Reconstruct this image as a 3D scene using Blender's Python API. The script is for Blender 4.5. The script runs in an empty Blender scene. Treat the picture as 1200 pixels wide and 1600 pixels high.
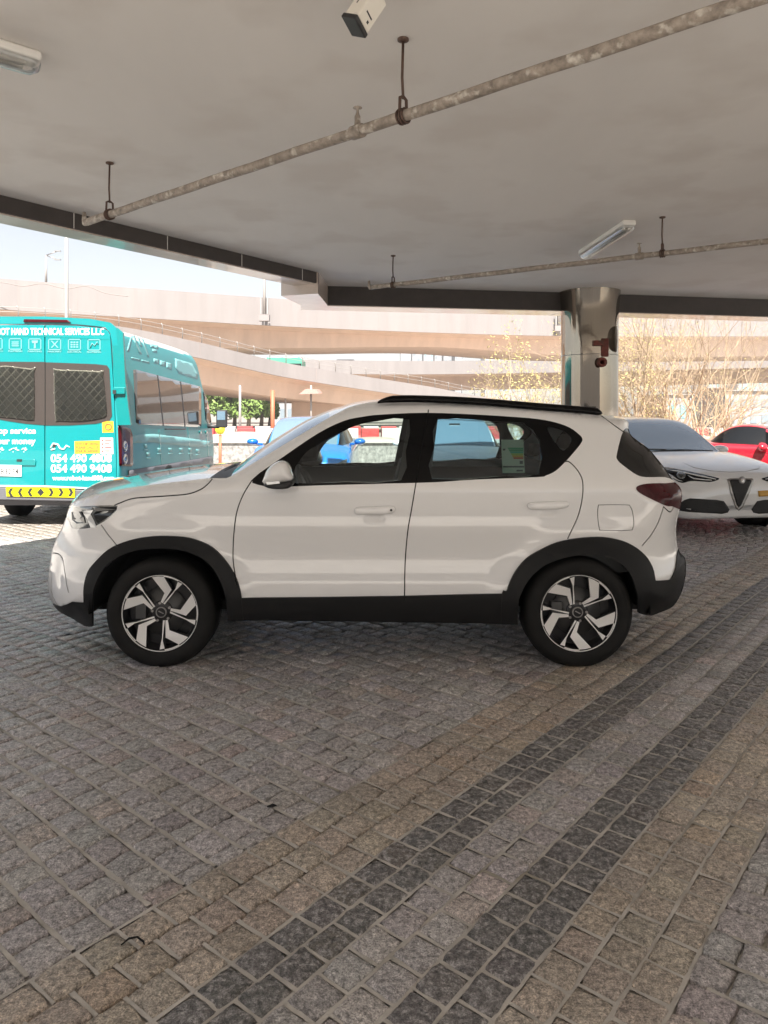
import bpy, bmesh, math, random
import numpy as np
from mathutils import Vector, Matrix, geometry
from mathutils.bvhtree import BVHTree
random.seed(7); np.random.seed(7)
R = math.radians
sc = bpy.context.scene

# ------------------------------------------------------------------ camera, sky, sun, exposure
F = 1155.0; CX = 600.0; HY = 645.0; CH = 1.515      # focal length in photo pixels, principal column, horizon row, eye height
cd = bpy.data.cameras.new('camera'); cam = bpy.data.objects.new('camera', cd); sc.collection.objects.link(cam)
cd.sensor_fit = 'AUTO'; cd.sensor_width = 36; cd.lens = 36 * F / 1600; cd.shift_y = -(800 - HY) / 1600
cd.clip_start = 0.05; cd.clip_end = 3000
cam.location = (0, 0, CH); cam.rotation_euler = (R(90), 0, 0); sc.camera = cam

SUN_EL = R(50); SUN_AZ = math.atan2(0.06, -1.0)      # the sun stands behind the camera, a little to its right
w = bpy.data.worlds.new('World'); sc.world = w; w.use_nodes = True
nt = w.node_tree; nt.nodes.clear()
o_ = nt.nodes.new('ShaderNodeOutputWorld'); bg = nt.nodes.new('ShaderNodeBackground'); sk = nt.nodes.new('ShaderNodeTexSky')
sk.sky_type = 'NISHITA'; sk.sun_disc = False; sk.sun_elevation = SUN_EL; sk.sun_rotation = SUN_AZ
sk.air_density = 1.0; sk.dust_density = 1.0; sk.ozone_density = 1.0
bg.inputs['Strength'].default_value = 0.05
hz_ = nt.nodes.new('ShaderNodeHueSaturation'); hz_.inputs['Saturation'].default_value = .55      # dusty desert air: a paler, slightly warmer sky
wt_ = nt.nodes.new('ShaderNodeVectorMath'); wt_.operation = 'MULTIPLY'; wt_.inputs[1].default_value = (1.04, .99, .94)
nt.links.new(sk.outputs[0], hz_.inputs['Color']); nt.links.new(hz_.outputs[0], wt_.inputs[0]); nt.links.new(wt_.outputs[0], bg.inputs[0]); nt.links.new(bg.outputs[0], o_.inputs[0])
sd = bpy.data.lights.new('sun', 'SUN'); sd.energy = 4.9; sd.angle = R(0.5); sd.color = (1, .955, .89)
so = bpy.data.objects.new('sun', sd); sc.collection.objects.link(so)
sv = Vector((math.sin(SUN_AZ) * math.cos(SUN_EL), math.cos(SUN_AZ) * math.cos(SUN_EL), math.sin(SUN_EL)))
so.rotation_euler = sv.to_track_quat('Z', 'Y').to_euler()
sc.view_settings.view_transform = 'Standard'; sc.view_settings.look = 'None'
sc.view_settings.gamma = 1; sc.view_settings.exposure = 1.95
sc.cycles.max_bounces = 10; sc.cycles.diffuse_bounces = 6; sc.cycles.glossy_bounces = 5; sc.cycles.transparent_max_bounces = 16

# ------------------------------------------------------------------ helpers
C = sc.collection
ORG = {}
def P(px, py, Y): return Vector(((px - CX) * Y / F, Y, CH - (py - HY) * Y / F))
def G(px, py):
    Y = CH * F / (py - HY); return Vector(((px - CX) * Y / F, Y, 0))
def tag(o, label=None, cat=None, group=None, kind=None):
    if label: o['label'] = label
    if cat: o['category'] = cat
    if group: o['group'] = group
    if kind: o['kind'] = kind
    return o
def thing(name, loc, label, cat, group=None):
    o = bpy.data.objects.new(name, None); o.empty_display_size = .1; C.objects.link(o)
    o.location = loc; ORG[o.name] = Vector(loc); return tag(o, label, cat, group)
def link(name, me, mats, parent=None, loc=None):
    o = bpy.data.objects.new(name, me); C.objects.link(o)
    for m in (mats if isinstance(mats, (list, tuple)) else [mats]): me.materials.append(m)
    if parent is not None:
        org = ORG[parent.name]; me.transform(Matrix.Translation(-org)); o.parent = parent; ORG[o.name] = org
    elif loc is not None:
        me.transform(Matrix.Translation(-Vector(loc))); o.location = loc; ORG[o.name] = Vector(loc)
    else: ORG[o.name] = Vector((0, 0, 0))
    return o
def dup(root, loc, rotz=None, label=None, group=None):
    r = root.copy(); C.objects.link(r); r.location = loc
    if rotz is not None: r.rotation_euler = (0, 0, rotz)
    if label: r['label'] = label
    if group: r['group'] = group
    for ch in list(root.children):
        c = ch.copy(); C.objects.link(c); c.parent = r
        for g in ch.children:
            d = g.copy(); C.objects.link(d); d.parent = c
    return r

def mat(name, col, rough=.6, metal=0., coat=0., spec=.5, ior=None, var=0., vscale=4., bump=0., bscale=40., emit=None, stain=None, detail=6, stretch=None):
    m = bpy.data.materials.new(name); m.use_nodes = True
    n = m.node_tree.nodes; l = m.node_tree.links; b = n['Principled BSDF']
    b.inputs['Base Color'].default_value = (*col, 1); b.inputs['Roughness'].default_value = rough
    b.inputs['Metallic'].default_value = metal; b.inputs['Coat Weight'].default_value = coat
    b.inputs['Coat Roughness'].default_value = .02
    b.inputs['Specular IOR Level'].default_value = spec
    if ior: b.inputs['IOR'].default_value = ior
    if emit: b.inputs['Emission Color'].default_value = (*emit[0], 1); b.inputs['Emission Strength'].default_value = emit[1]
    tc = n.new('ShaderNodeTexCoord')
    if var > 0:
        nz = n.new('ShaderNodeTexNoise'); nz.inputs['Scale'].default_value = vscale; nz.inputs['Detail'].default_value = detail
        nz.inputs['Roughness'].default_value = .65
        if stretch:
            mp = n.new('ShaderNodeMapping'); mp.inputs['Scale'].default_value = stretch; l.new(tc.outputs['Object'], mp.inputs['Vector']); l.new(mp.outputs[0], nz.inputs['Vector'])
        else: l.new(tc.outputs['Object'], nz.inputs['Vector'])
        mr = n.new('ShaderNodeMapRange'); mr.inputs['From Min'].default_value = .3; mr.inputs['From Max'].default_value = .7
        mr.inputs['To Min'].default_value = 1 - var; mr.inputs['To Max'].default_value = 1 + var
        l.new(nz.outputs[0], mr.inputs[0])
        vm = n.new('ShaderNodeVectorMath'); vm.operation = 'SCALE'; vm.inputs[0].default_value = col
        l.new(mr.outputs[0], vm.inputs['Scale']); src = vm.outputs[0]
        if stain:
            n2 = n.new('ShaderNodeTexNoise'); n2.inputs['Scale'].default_value = stain[1]; n2.inputs['Detail'].default_value = 5
            l.new(tc.outputs['Object'], n2.inputs['Vector'])
            m2 = n.new('ShaderNodeMapRange'); m2.inputs['From Min'].default_value = stain[2]; m2.inputs['From Max'].default_value = stain[2] + .12
            l.new(n2.outputs[0], m2.inputs[0])
            mx = n.new('ShaderNodeMix'); mx.data_type = 'RGBA'; l.new(m2.outputs[0], mx.inputs[0]); l.new(src, mx.inputs[6])
            mx.inputs[7].default_value = (*stain[0], 1); src = mx.outputs[2]
        l.new(src, b.inputs['Base Color'])
    if bump > 0:
        nb = n.new('ShaderNodeTexNoise'); nb.inputs['Scale'].default_value = bscale; nb.inputs['Detail'].default_value = 5
        l.new(tc.outputs['Object'], nb.inputs['Vector'])
        bp = n.new('ShaderNodeBump'); bp.inputs['Distance'].default_value = bump; bp.inputs['Strength'].default_value = .8
        l.new(nb.outputs[0], bp.inputs['Height']); l.new(bp.outputs[0], b.inputs['Normal'])
    return m
def glass(name, tint, rmin=.05, ior=1.5, rough=0.):
    m = bpy.data.materials.new(name); m.use_nodes = True; n = m.node_tree.nodes; l = m.node_tree.links; n.clear()
    o = n.new('ShaderNodeOutputMaterial'); t = n.new('ShaderNodeBsdfTransparent'); t.inputs[0].default_value = (*tint, 1)
    g = n.new('ShaderNodeBsdfGlossy'); g.inputs['Roughness'].default_value = rough; g.inputs[0].default_value = (.9, .95, 1, 1)
    fr = n.new('ShaderNodeFresnel'); fr.inputs[0].default_value = ior
    ad = n.new('ShaderNodeMath'); ad.operation = 'ADD'; ad.inputs[1].default_value = rmin; ad.use_clamp = True
    mx = n.new('ShaderNodeMixShader'); l.new(fr.outputs[0], ad.inputs[0]); l.new(ad.outputs[0], mx.inputs[0])
    l.new(t.outputs[0], mx.inputs[1]); l.new(g.outputs[0], mx.inputs[2]); l.new(mx.outputs[0], o.inputs[0])
    return m

class MB:
    def __init__(s): s.v = []; s.f = []; s.m = []; s.sm = []
    def add(s, vs, fs, mi=0, smooth=False, M=None):
        b = len(s.v)
        s.v += [tuple(M @ Vector(v)) if M is not None else tuple(v) for v in vs]
        for f in fs: s.f.append([b + i for i in f]); s.m.append(mi); s.sm.append(smooth)
    def box(s, a, b, mi=0, M=None):
        (x0, y0, z0), (x1, y1, z1) = a, b
        vs = [(x0,y0,z0),(x1,y0,z0),(x1,y1,z0),(x0,y1,z0),(x0,y0,z1),(x1,y0,z1),(x1,y1,z1),(x0,y1,z1)]
        s.add(vs, [(0,3,2,1),(4,5,6,7),(0,1,5,4),(1,2,6,5),(2,3,7,6),(3,0,4,7)], mi, False, M); return s
    def tube(s, pts, r, n=8, mi=0, caps=True):
        pts = [Vector(p) for p in pts]; rs = r if isinstance(r, (list, tuple)) else [r] * len(pts)
        vs = []; up = None
        for i, p in enumerate(pts):
            d = (pts[min(i + 1, len(pts) - 1)] - pts[max(i - 1, 0)])
            if d.length < 1e-9: d = Vector((0, 0, 1))
            d.normalize()
            if up is None: up = d.orthogonal().normalized()
            u = (up - d * up.dot(d));  u = u.normalized() if u.length > 1e-6 else d.orthogonal().normalized(); up = u
            q = d.cross(u)
            for k in range(n):
                a = 2 * math.pi * k / n; vs.append(p + (u * math.cos(a) + q * math.sin(a)) * rs[i])
        fs = [(i*n+k, i*n+(k+1)%n, (i+1)*n+(k+1)%n, (i+1)*n+k) for i in range(len(pts)-1) for k in range(n)]
        s.add(vs, fs, mi, True)
        if caps:
            s.add(vs[:n], [tuple(range(n))[::-1]], mi); s.add(vs[-n:], [tuple(range(n))], mi)
        return s
    def cyl(s, a, b, r, n=16, mi=0): return s.tube([a, b], r, n, mi)
    def lathe(s, prof, c, ax='y', n=48, mi=0, smooth=True, closed=False):      # prof: (radius, along)
        vs = []; c = Vector(c)
        for r, h in prof:
            for k in range(n):
                a = 2 * math.pi * k / n; q = (r * math.cos(a), r * math.sin(a))
                vs.append(c + (Vector((q[0], h, q[1])) if ax == 'y' else Vector((q[0], q[1], h))))
        m = len(prof); fs = []
        for i in range(m if closed else m - 1):
            for k in range(n):
                j = (i + 1) % m; fs.append((i*n+k, i*n+(k+1)%n, j*n+(k+1)%n, j*n+k))
        s.add(vs, fs, mi, smooth); return s
    def prism(s, poly, off, mi=0, mside=None):          # 3-D outline pushed along a vector
        n = len(poly); off = Vector(off); a = [Vector(p) for p in poly]; b = [p + off for p in a]
        tri = geometry.tessellate_polygon([a])
        s.add(a, tri, mi); s.add(b, [t[::-1] for t in tri], mi)
        s.add(a + b, [(i, (i+1)%n, n+(i+1)%n, n+i) for i in range(n)], mi if mside is None else mside); return s
    def dome(s, poly, out, mi=0, levels=((1,0),(.99,.45),(.93,.75),(.8,.93),(.5,1.0)), smooth=True):   # pillow over an outline, rising along out
        n = len(poly); a = [Vector(p) for p in poly]; c = sum(a, Vector()) / n; out = Vector(out); vs = []
        for k, h in levels: vs += [c + (p - c) * k + out * h for p in a]
        L = len(levels); fs = [(i*n+k, i*n+(k+1)%n, (i+1)*n+(k+1)%n, (i+1)*n+k) for i in range(L-1) for k in range(n)]
        vs.append(c + out * levels[-1][1]); fs += [((L-1)*n+k, (L-1)*n+(k+1)%n, L*n) for k in range(n)]
        s.add(vs, fs, mi, smooth); return s
    def grid(s, rows, mi=0, smooth=True, close=False):
        n = len(rows[0]); vs = [p for r in rows for p in r]
        fs = [(i*n+k, i*n+(k+1)%n, (i+1)*n+(k+1)%n, (i+1)*n+k) for i in range(len(rows)-1) for k in range(n if close else n-1)]
        s.add(vs, fs, mi, smooth); return s
    def xform(s, M): s.v = [tuple(M @ Vector(v)) for v in s.v]; return s
    def build(s, name, mats, parent=None, loc=None, fix=True):
        me = bpy.data.meshes.new(name); me.from_pydata([tuple(v) for v in s.v], [], s.f)
        me.polygons.foreach_set('material_index', s.m); me.polygons.foreach_set('use_smooth', s.sm)
        if fix:
            bm = bmesh.new(); bm.from_mesh(me); bmesh.ops.remove_doubles(bm, verts=bm.verts, dist=1e-5)
            bmesh.ops.recalc_face_normals(bm, faces=bm.faces); bm.to_mesh(me); bm.free()
        me.update(); return link(name, me, mats, parent, loc)
def bevel(o, w=.01, seg=2):
    m = o.modifiers.new('bevel', 'BEVEL'); m.width = w; m.segments = seg; m.limit_method = 'ANGLE'; m.angle_limit = R(40); return o
def spline(pts, per=6, closed=False):
    pts = [np.array(p, float) for p in pts]; n = len(pts); out = []
    for i in range(n if closed else n - 1):
        if closed: p0, p1, p2, p3 = pts[(i-1)%n], pts[i], pts[(i+1)%n], pts[(i+2)%n]
        else: p0, p1, p2, p3 = pts[max(i-1,0)], pts[i], pts[i+1], pts[min(i+2,n-1)]
        for k in range(per):
            t = k / per; out.append(.5*((2*p1)+(-p0+p2)*t+(2*p0-5*p1+4*p2-p3)*t*t+(-p0+3*p1-3*p2+p3)*t**3))
    if not closed: out.append(pts[-1])
    return out
def text_obj(body, box, Y, mt, name, parent, bold=.02, depth=.004, shear=0., label=None, to3=None):
    """lettering fitted to a rectangle (photo pixels x0,y0,x1,y1) on a plane of the thing"""
    cu = bpy.data.curves.new('t', 'FONT'); cu.body = body; cu.offset = bold; cu.extrude = .01; cu.shear = shear; cu.resolution_u = 3
    to = bpy.data.objects.new('t', cu); C.objects.link(to); dg = bpy.context.evaluated_depsgraph_get()
    me = bpy.data.meshes.new_from_object(to.evaluated_get(dg)); bpy.data.objects.remove(to)
    co = np.array([v.co[:] for v in me.vertices]); mn = co.min(0); mx = co.max(0); x0, y0, x1, y1 = box
    for v in me.vertices:
        u = (v.co.x - mn[0]) / (mx[0] - mn[0]); h = (v.co.y - mn[1]) / (mx[1] - mn[1]); d = (v.co.z - mn[2]) / (mx[2] - mn[2])
        if to3: v.co = to3(x0 + (x1 - x0) * u, y1 + (y0 - y1) * h, d * depth)
        else: v.co = P(x0 + (x1 - x0) * u, y1 + (y0 - y1) * h, Y) - Vector((0, d * depth, 0))
    return link(name, me, mt, parent)

# ------------------------------------------------------------------ materials
M = {}
M['white_paint'] = mat('white_paint', (.84, .835, .83), .14, coat=1.0)
M['gap'] = mat('gap', (.012, .012, .012), .8)
M['clad'] = mat('cladding_plastic', (.009, .009, .0095), .5, spec=.3, bump=.0006, bscale=500)
M['gloss_black'] = mat('gloss_black', (.003, .003, .0035), .08, spec=.18)
M['rubber'] = mat('rubber', (.010, .0095, .009), .72, spec=.3, var=.25, vscale=12, bump=.0006, bscale=60)
M['alloy'] = mat('machined_alloy', (.86, .85, .83), .28, metal=.25)
M['alloy_dark'] = mat('dark_alloy', (.02, .02, .022), .35, metal=.3, coat=.4)
M['steel'] = mat('steel', (.38, .37, .36), .42, metal=1., var=.2, vscale=20)
M['disc'] = mat('brake_steel', (.10, .10, .10), .5, metal=.6); M['skid'] = mat('satin_silver', (.50, .50, .50), .35, metal=.4)
M['chrome'] = mat('chrome', (.8, .8, .8), .08, metal=1.)
M['glass_clear'] = glass('clear_glass', (.80, .88, .86), .02)
M['glass_tint'] = glass('tinted_glass', (.58, .72, .74), .02)
M['glass_screen'] = glass('windscreen_glass', (.62, .76, .74), .22)
M['glass_dark'] = mat('dark_glass', (.005, .0055, .006), .03, coat=.4)
M['glass_car'] = mat('sky_tinted_windscreen', (.13, .20, .26), .04, coat=1., ior=2.4)  # sky reflection is put into the blue base colour
M['interior'] = mat('interior_plastic', (.03, .032, .033), .6)
M['seat'] = mat('seat_fabric', (.022, .022, .024), .85, bump=.001, bscale=300)
M['red_lens'] = mat('red_lens', (.05, .002, .005), .22, spec=.3, var=.3, vscale=30)
M['lamp_lens'] = mat('lamp_reflector', (.20, .21, .21), .12, metal=.7, coat=1., var=.5, vscale=14)
M['lamp_silver'] = mat('lamp_silver', (.75, .76, .76), .2, metal=.4)
M['black'] = mat('black_plastic', (.02, .02, .021), .5)
M['white'] = mat('white_print', (.82, .82, .80), .5)
# ------------------------------------------------------------------ the white compact SUV
YC = 5.275
def pchip(xs, ys):
    xs = np.array(xs, float); ys = np.array(ys, float); h = np.diff(xs); d = np.diff(ys) / h; m = np.zeros_like(ys)
    m[0] = d[0]; m[-1] = d[-1]
    for i in range(1, len(xs) - 1):
        if d[i-1] * d[i] > 0: m[i] = 2 * d[i-1] * d[i] / (d[i-1] + d[i])
    def f(x):
        x = np.clip(np.asarray(x, float), xs[0], xs[-1]); i = np.clip(np.searchsorted(xs, x) - 1, 0, len(xs) - 2)
        t = (x - xs[i]) / h[i]; t2 = t * t; t3 = t2 * t
        return (2*t3-3*t2+1)*ys[i] + (t3-2*t2+t)*h[i]*m[i] + (-2*t3+3*t2)*ys[i+1] + (t3-t2)*h[i]*m[i+1]
    return f
WZ = pchip([.15,.25,.34,.43,.50,.57,.66,.76,.84,.90,.98,1.06,1.11,1.2,1.3,1.4,1.5,1.56,1.64],
           [.82,.855,.882,.893,.891,.884,.879,.886,.894,.893,.886,.874,.862,.832,.795,.752,.70,.665,.62])
# perimeter of the side: px, py, half width there, A, R, bulge of the piece that crosses the car
PER = [(112,969,.55,.30,.50,.06,'lower'),(88,956,.55,.32,.5,.08,'lower'),(79,938,.55,.32,.55,.09,'bumper'),(76,915,.55,.32,.55,.09,'bumper'),(77,890,.55,.32,.55,.09,'bumper'),
 (80,862,.55,.32,.55,.09,'bumper'),(86,844,.55,.32,.52,.09,'bumper'),(94,830,.55,.32,.5,.09,'grille'),(101,812,.57,.31,.45,.09,'grille'),(104,796,.6,.30,.4,.09,'hood'),(112,785,.64,.24,.28,.085,'hood'),
 (128,779,.70,.16,.18,.075,'hood'),(155,771,.74,.11,.13,.06,'hood'),(195,763,.76,.09,.11,.05,'hood'),(247,756,.78,.08,.10,.045,'hood'),(300,750,.78,.075,.09,.04,'hood'),(328,747,.79,.06,.08,.035,'cowl'),
 (348,747,.81,.045,.07,.05,'cowl'),(361,744,.82,.04,.06,.07,'screen'),(400,721,.79,.04,.06,.085,'screen'),(440,697,.75,.04,.06,.09,'screen'),(480,673,.70,.04,.06,.085,'screen'),(515,652,.66,.045,.06,.06,'roof'),
 (530,644,.64,.05,.06,.045,'roof'),(552,634,.62,.06,.06,.03,'roof'),(590,627,.6,.07,.065,.02,'roof'),(640,625,.6,.07,.065,.02,'roof'),(700,626,.6,.07,.065,.02,'roof'),(770,630,.6,.07,.065,.02,'roof'),(850,638,.6,.07,.065,.02,'roof'),
 (935,649,.6,.07,.07,.02,'spoiler'),(966,654,.58,.08,.08,.03,'spoiler'),(977,659,.58,.09,.1,.05,'spoiler'),(976,668,.56,.11,.14,.05,'rear_glass'),(980,679,.56,.13,.2,.06,'rear_glass'),(993,690,.56,.15,.24,.06,'rear_glass'),(1008,702,.56,.16,.26,.06,'rear_glass'),
 (1028,729,.55,.18,.30,.06,'rear_glass'),(1040,747,.55,.2,.32,.06,'tailgate'),(1051,759,.55,.21,.33,.06,'tailgate'),(1054,773,.55,.22,.34,.06,'tailgate'),(1050,791,.55,.22,.34,.06,'tailgate'),(1047,815,.55,.24,.36,.06,'tailgate'),
 (1049,840,.55,.25,.38,.06,'rear_bumper'),(1054,858,.55,.26,.4,.06,'rear_bumper'),(1063,869,.55,.27,.42,.06,'rear_lower'),(1064,885,.55,.27,.42,.06,'rear_lower'),(1061,905,.55,.27,.42,.06,'rear_lower'),(1054,928,.55,.27,.4,.05,'rear_lower'),(1040,945,.55,.25,.38,.04,'rear_lower'),(1012,956,.6,.2,.3,.02,'rear_lower')]
pxz = []
for q in PER:
    p = P(q[0], q[1], YC - q[2]); pxz.append((p.x, p.z, q[3], q[4], q[5]))
sp = spline(pxz, 10); PS = np.array(sp)                      # samples: x, z, A, R, bulge
PTAG = [PER[min(i // 10, len(PER) - 1)][6] for i in range(len(sp))]
HX, HZ = (-1.337, 1.162), .318                                # wheel centres
def DX(px, py, hw=.88):
    p = P(px, py, YC - hw); return p.x, p.z
dents = [(DX(585, 808), .05, .020, .016), (DX(855, 799), .05, .020, .016)]
def wfun(x, z):
    x = np.atleast_1d(np.asarray(x, float)); z = np.atleast_1d(np.asarray(z, float)); w = WZ(z)
    out = np.empty_like(w)
    for a in range(0, len(x), 4000):
        xx = x[a:a+4000, None]; zz = z[a:a+4000, None]
        d = np.hypot(xx - PS[None, :, 0], zz - PS[None, :, 1])
        t = np.clip(1 - d / PS[None, :, 3], 0, 1) ** 2.4 * PS[None, :, 2]
        out[a:a+4000] = t.max(1)
    w = w - out
    low = 1 / (1 + np.exp((z - 1.0) / .03))
    for hx in HX:                                             # blisters round the wheel arches
        d = np.hypot(x - hx, z - HZ); t = np.clip((.60 - d) / .16, 0, 1); w = w + .014 * t * t * (3 - 2 * t) * low
    t = np.clip((-.75 - x) / .7, 0, 1); w = w - .02 * t * t * low          # the nose narrows a little
    for (c, rx, rz, am) in dents: w = w - am * np.exp(-((x - c[0]) / rx) ** 4 - ((z - c[1]) / rz) ** 2)
    c = DX(104, 890, .6); w = w - .014 * np.exp(-((x - c[0]) / .035) ** 2 - ((z - c[1]) / .10) ** 4)      # air curtain scoop
    return w
def trace(pts):                                               # photo pixels -> (x, z) on the flank
    a = np.array(pts, float); Y = np.full(len(a), YC - .85)
    for _ in range(25):
        X = (a[:, 0] - CX) * Y / F; Z = CH - (a[:, 1] - HY) * Y / F; Y = Y * .5 + .5 * (YC - wfun(X, Z))
    return np.stack([X, Z], 1)
def dens(p, closed=True, mx=.03):
    out = []; n = len(p)
    for i in range(n if closed else n - 1):
        a = p[i]; b = p[(i + 1) % n]; k = max(1, int(math.ceil(np.hypot(*(b - a)) / mx)))
        for j in range(k): out.append(a + (b - a) * j / k)
    if not closed: out.append(p[-1])
    return np.array(out)
def inpoly(pt, poly):
    x, y = pt[:, 0], pt[:, 1]; r = np.zeros(len(pt), bool); n = len(poly)
    for i in range(n):
        x1, y1 = poly[i]; x2, y2 = poly[(i + 1) % n]
        c = ((y1 > y) != (y2 > y)); xi = (x2 - x1) * (y - y1) / ((y2 - y1) if y2 != y1 else 1e-12) + x1; r ^= c & (x < xi)
    return r
def S(pts, per=4): return dens(np.array(trace(spline(pts, per, True))))     # smooth closed outline
def L(pts): return dens(np.array(trace(pts)))                                # straight closed outline
EPS = .0036
def strip(pts, per=4, h=EPS):
    p = dens(np.array(trace(spline(pts, per))), False, .04); d = np.gradient(p, axis=0); d /= np.linalg.norm(d, axis=1)[:, None] + 1e-9
    n = np.stack([-d[:, 1], d[:, 0]], 1) * h; return np.concatenate([p + n, (p - n)[::-1]])
# outlines read off the photo
front_out = [(394,749),(445,712),(497,677),(536,658),(567,651),(599,647.5),(665,645),(740,647.5),(797,651),(839,654.5),(868,660),(890,668),(904,678),(910,685.5),(907,694),(893,711),(882,723),(868,736),(853,743),(839,745.5),(740,749.5),(690,753),(648,754.5),(515,758),(459,760),(431,762),(410,759)]
glassF = [(462,755),(458,738),(466,722),(480,705),(493,697),(531,675.5),(563,663),(587,658.5),(640,655),(634,705),(627,750),(540,753)]
glassR = [(675,748),(678,700),(683,655.5),(760,657.5),(818,662),(842,688),(841,741),(780,744)]
glassQ = [(855,669),(872,670),(886,677),(893,686),(889,697),(880,704),(870,695)]
archF_out = [(132,985),(132,941),(132,917),(138,893),(150,877),(170,858),(193,847),(220,840),(250,837),(287,838.5),(310,844),(333,855),(353,875),(367,897),(374,915),(378,935),(382,985)]
archF_in = [(146,1010),(145,960),(146,933),(150,913),(162,890),(180,873),(205,862),(233,857),(260,856.5),(287,860),(310,868),(330,883),(343,903),(352,927),(356,957),(357,1010)]
archR_out = [(782,985),(784,927),(791,923),(795,912),(805,892),(822,872),(845,858),(870,847),(899,841),(933,838.5),(958,841),(981,848),(1001,861),(1015,878),(1023,905),(1030,985)]
archR_in = [(808,1010),(809,946),(814,926),(825,906),(845,886),(868,875),(896,868),(924,866),(950,871),(970,881),(984,896),(992,918),(996,940),(997,1010)]
sillP = [(366,934.5),(500,932.5),(632,930.5),(760,927.5),(795,927),(795,985),(366,985)]
bumpL = [(60,944),(81,943),(95,947),(105,944),(113,940),(127,941),(140,941),(150,1000),(60,1000)]
bumpRL = [(1022,907),(1047,905.5),(1055,886),(1057,868),(1066,855),(1090,855),(1090,1000),(985,1000),(1000,930)]
headl = [(96,797),(102,793),(143,790.5),(180,789.5),(183,793),(181,799),(173,807.5),(157,818),(140,825),(120,826.5),(112,824),(107,812),(98,806)]
tail = [(994,764),(997,759),(1012,755.5),(1040,755),(1062,757),(1066,794),(1050,791),(1040,790),(1018,780),(1000,770.5)]
rearw = [(974,673),(964,708),(965,719),(978,730.5),(995,742),(1009,745.5),(1039,745.5),(1056,750),(1040,722),(1015,697),(986,672)]
gaps = {'fender': [(394,750),(380,773),(370,800),(365.5,833),(364,867),(366,890),(371,915)],
 'bpillar': [(669,640),(668,650),(655,722),(650,754),(643,796),(637,831),(633,880),(632,936)],
 'rdoor': [(881,722),(889,721.5),(901,733),(909,747),(911,762),(909,784),(903,807),(894,827),(887,842)],
 'hoodline': [(178,790),(186,786.5),(205,779.5),(227,777),(260,775),(293,772),(313,765),(324,757),(332,748)],
 'bumpf': [(158,820),(170,837),(184,854)],
 'bumpr': [(1037,791),(1029,815),(1018,835),(1003,853)],
 'scoop': [(83,864),(92,866),(98,874),(101,892),(104,912),(107,926)],  # shade line of the bumper scoop, drawn as a dark groove
 'spoil': [(938,648),(955,661),(976,676)],
 'tgate': [(1053,792),(1047,800),(1037,792)]}
f0 = [(934,791),(940,788.5),(980,788.5),(985,791),(989,800),(991,818),(989,826),(984,829),(941,829),(936,826),(933.5,808)]
DOM = np.array([(a[0], a[1]) for a in PS])                    # whole flank outline
bot = trace([(1000,958),(990,954),(900,975),(815,975),(800,975),(366,969),(355,969),(148,978),(133,977)])
DOM = np.concatenate([DOM, bot])
fuel_o = S(f0, 3); cf = fuel_o.mean(0); fuel_i = cf + (fuel_o - cf) * .955
regs = [('hole', L(spline(archF_in, 3))), ('hole', L(spline(archR_in, 3)))]
regs += [('gap', strip(g)) for g in gaps.values()]
regs += [('front_window', S(glassF, 2)), ('rear_window', S(glassR, 2)), ('quarter_window', S(glassQ)), ('window_trim', S(front_out, 3)),
 ('skid_lip', L([(60,884),(74,884),(81,900),(80,924),(88,944),(60,946)])), ('headlight', S(headl, 3)), ('taillight', S(tail, 3)), ('side_glass', S(rearw, 3)),
 ('arch_cladding', L(spline(archF_out, 3))), ('arch_cladding', L(spline(archR_out, 3))), ('sill', L(sillP)), ('bumper_lower', L(bumpL)), ('rear_bumper_lower', L(bumpRL)),
 ('fuel_flap', fuel_i), ('gap', fuel_o)]
# white panels, told apart by where the gaps run
gx = lambda name: trace(gaps[name])
fg, bgp, rg, hl, bf, br, sg = [gx(k) for k in ('fender', 'bpillar', 'rdoor', 'hoodline', 'bumpf', 'bumpr', 'spoil')]
win = trace(front_out)
DFr = np.concatenate([fg, [[fg[-1, 0], .1]], [[bgp[-1, 0], .1]], bgp[::-1][:-3], [win[0]]])
DRr = np.concatenate([bgp[3:], [[bgp[-1, 0], .1]], [[rg[-1, 0], .1]], rg[::-1], win[16:21]])
hoodR = np.concatenate([[[-3, hl[0, 1]]], hl, [[hl[-1, 0], 2]], [[-3, 2]]])
bumpR = np.concatenate([[[-3, bf[0, 1]]], [trace([(100,825)])[0]], bf, [[bf[-1, 0] , 0]], [[-3, 0]]])
rbR = np.concatenate([[[3, br[0, 1]]], br, [[br[-1, 0], 0]], [[3, 0]]])
spR = np.concatenate([sg, [[3, sg[-1, 1]]], [[3, 2]], [[sg[0, 0], 2]]])
regs += [('front_door', DFr), ('rear_door', DRr), ('hood_side', hoodR), ('front_bumper', bumpR), ('rear_bumper', rbR), ('spoiler_side', spR)]
nocon = 6                                                     # the white-panel outlines are classified only
verts = []; edges = []
def addloop(p):
    b = len(verts); verts.extend(p.tolist()); n = len(p); edges.extend([(b + i, b + (i + 1) % n) for i in range(n)])
addloop(dens(DOM))
for nme, p in regs[:-nocon]: addloop(p)
segA = np.array([verts[a] for a, b in edges]); segB = np.array([verts[b] for a, b in edges])
x0, x1, z0, z1 = DOM[:, 0].min(), DOM[:, 0].max(), DOM[:, 1].min(), DOM[:, 1].max()
gxs, gzs = np.meshgrid(np.arange(x0, x1, .022), np.arange(z0, z1, .02)); gp = np.stack([gxs.ravel(), gzs.ravel()], 1)
gp[:, 0] += .011 * (np.round((gp[:, 1] - z0) / .02) % 2)
gp = gp[inpoly(gp, DOM)]
keep = np.ones(len(gp), bool)
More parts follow.
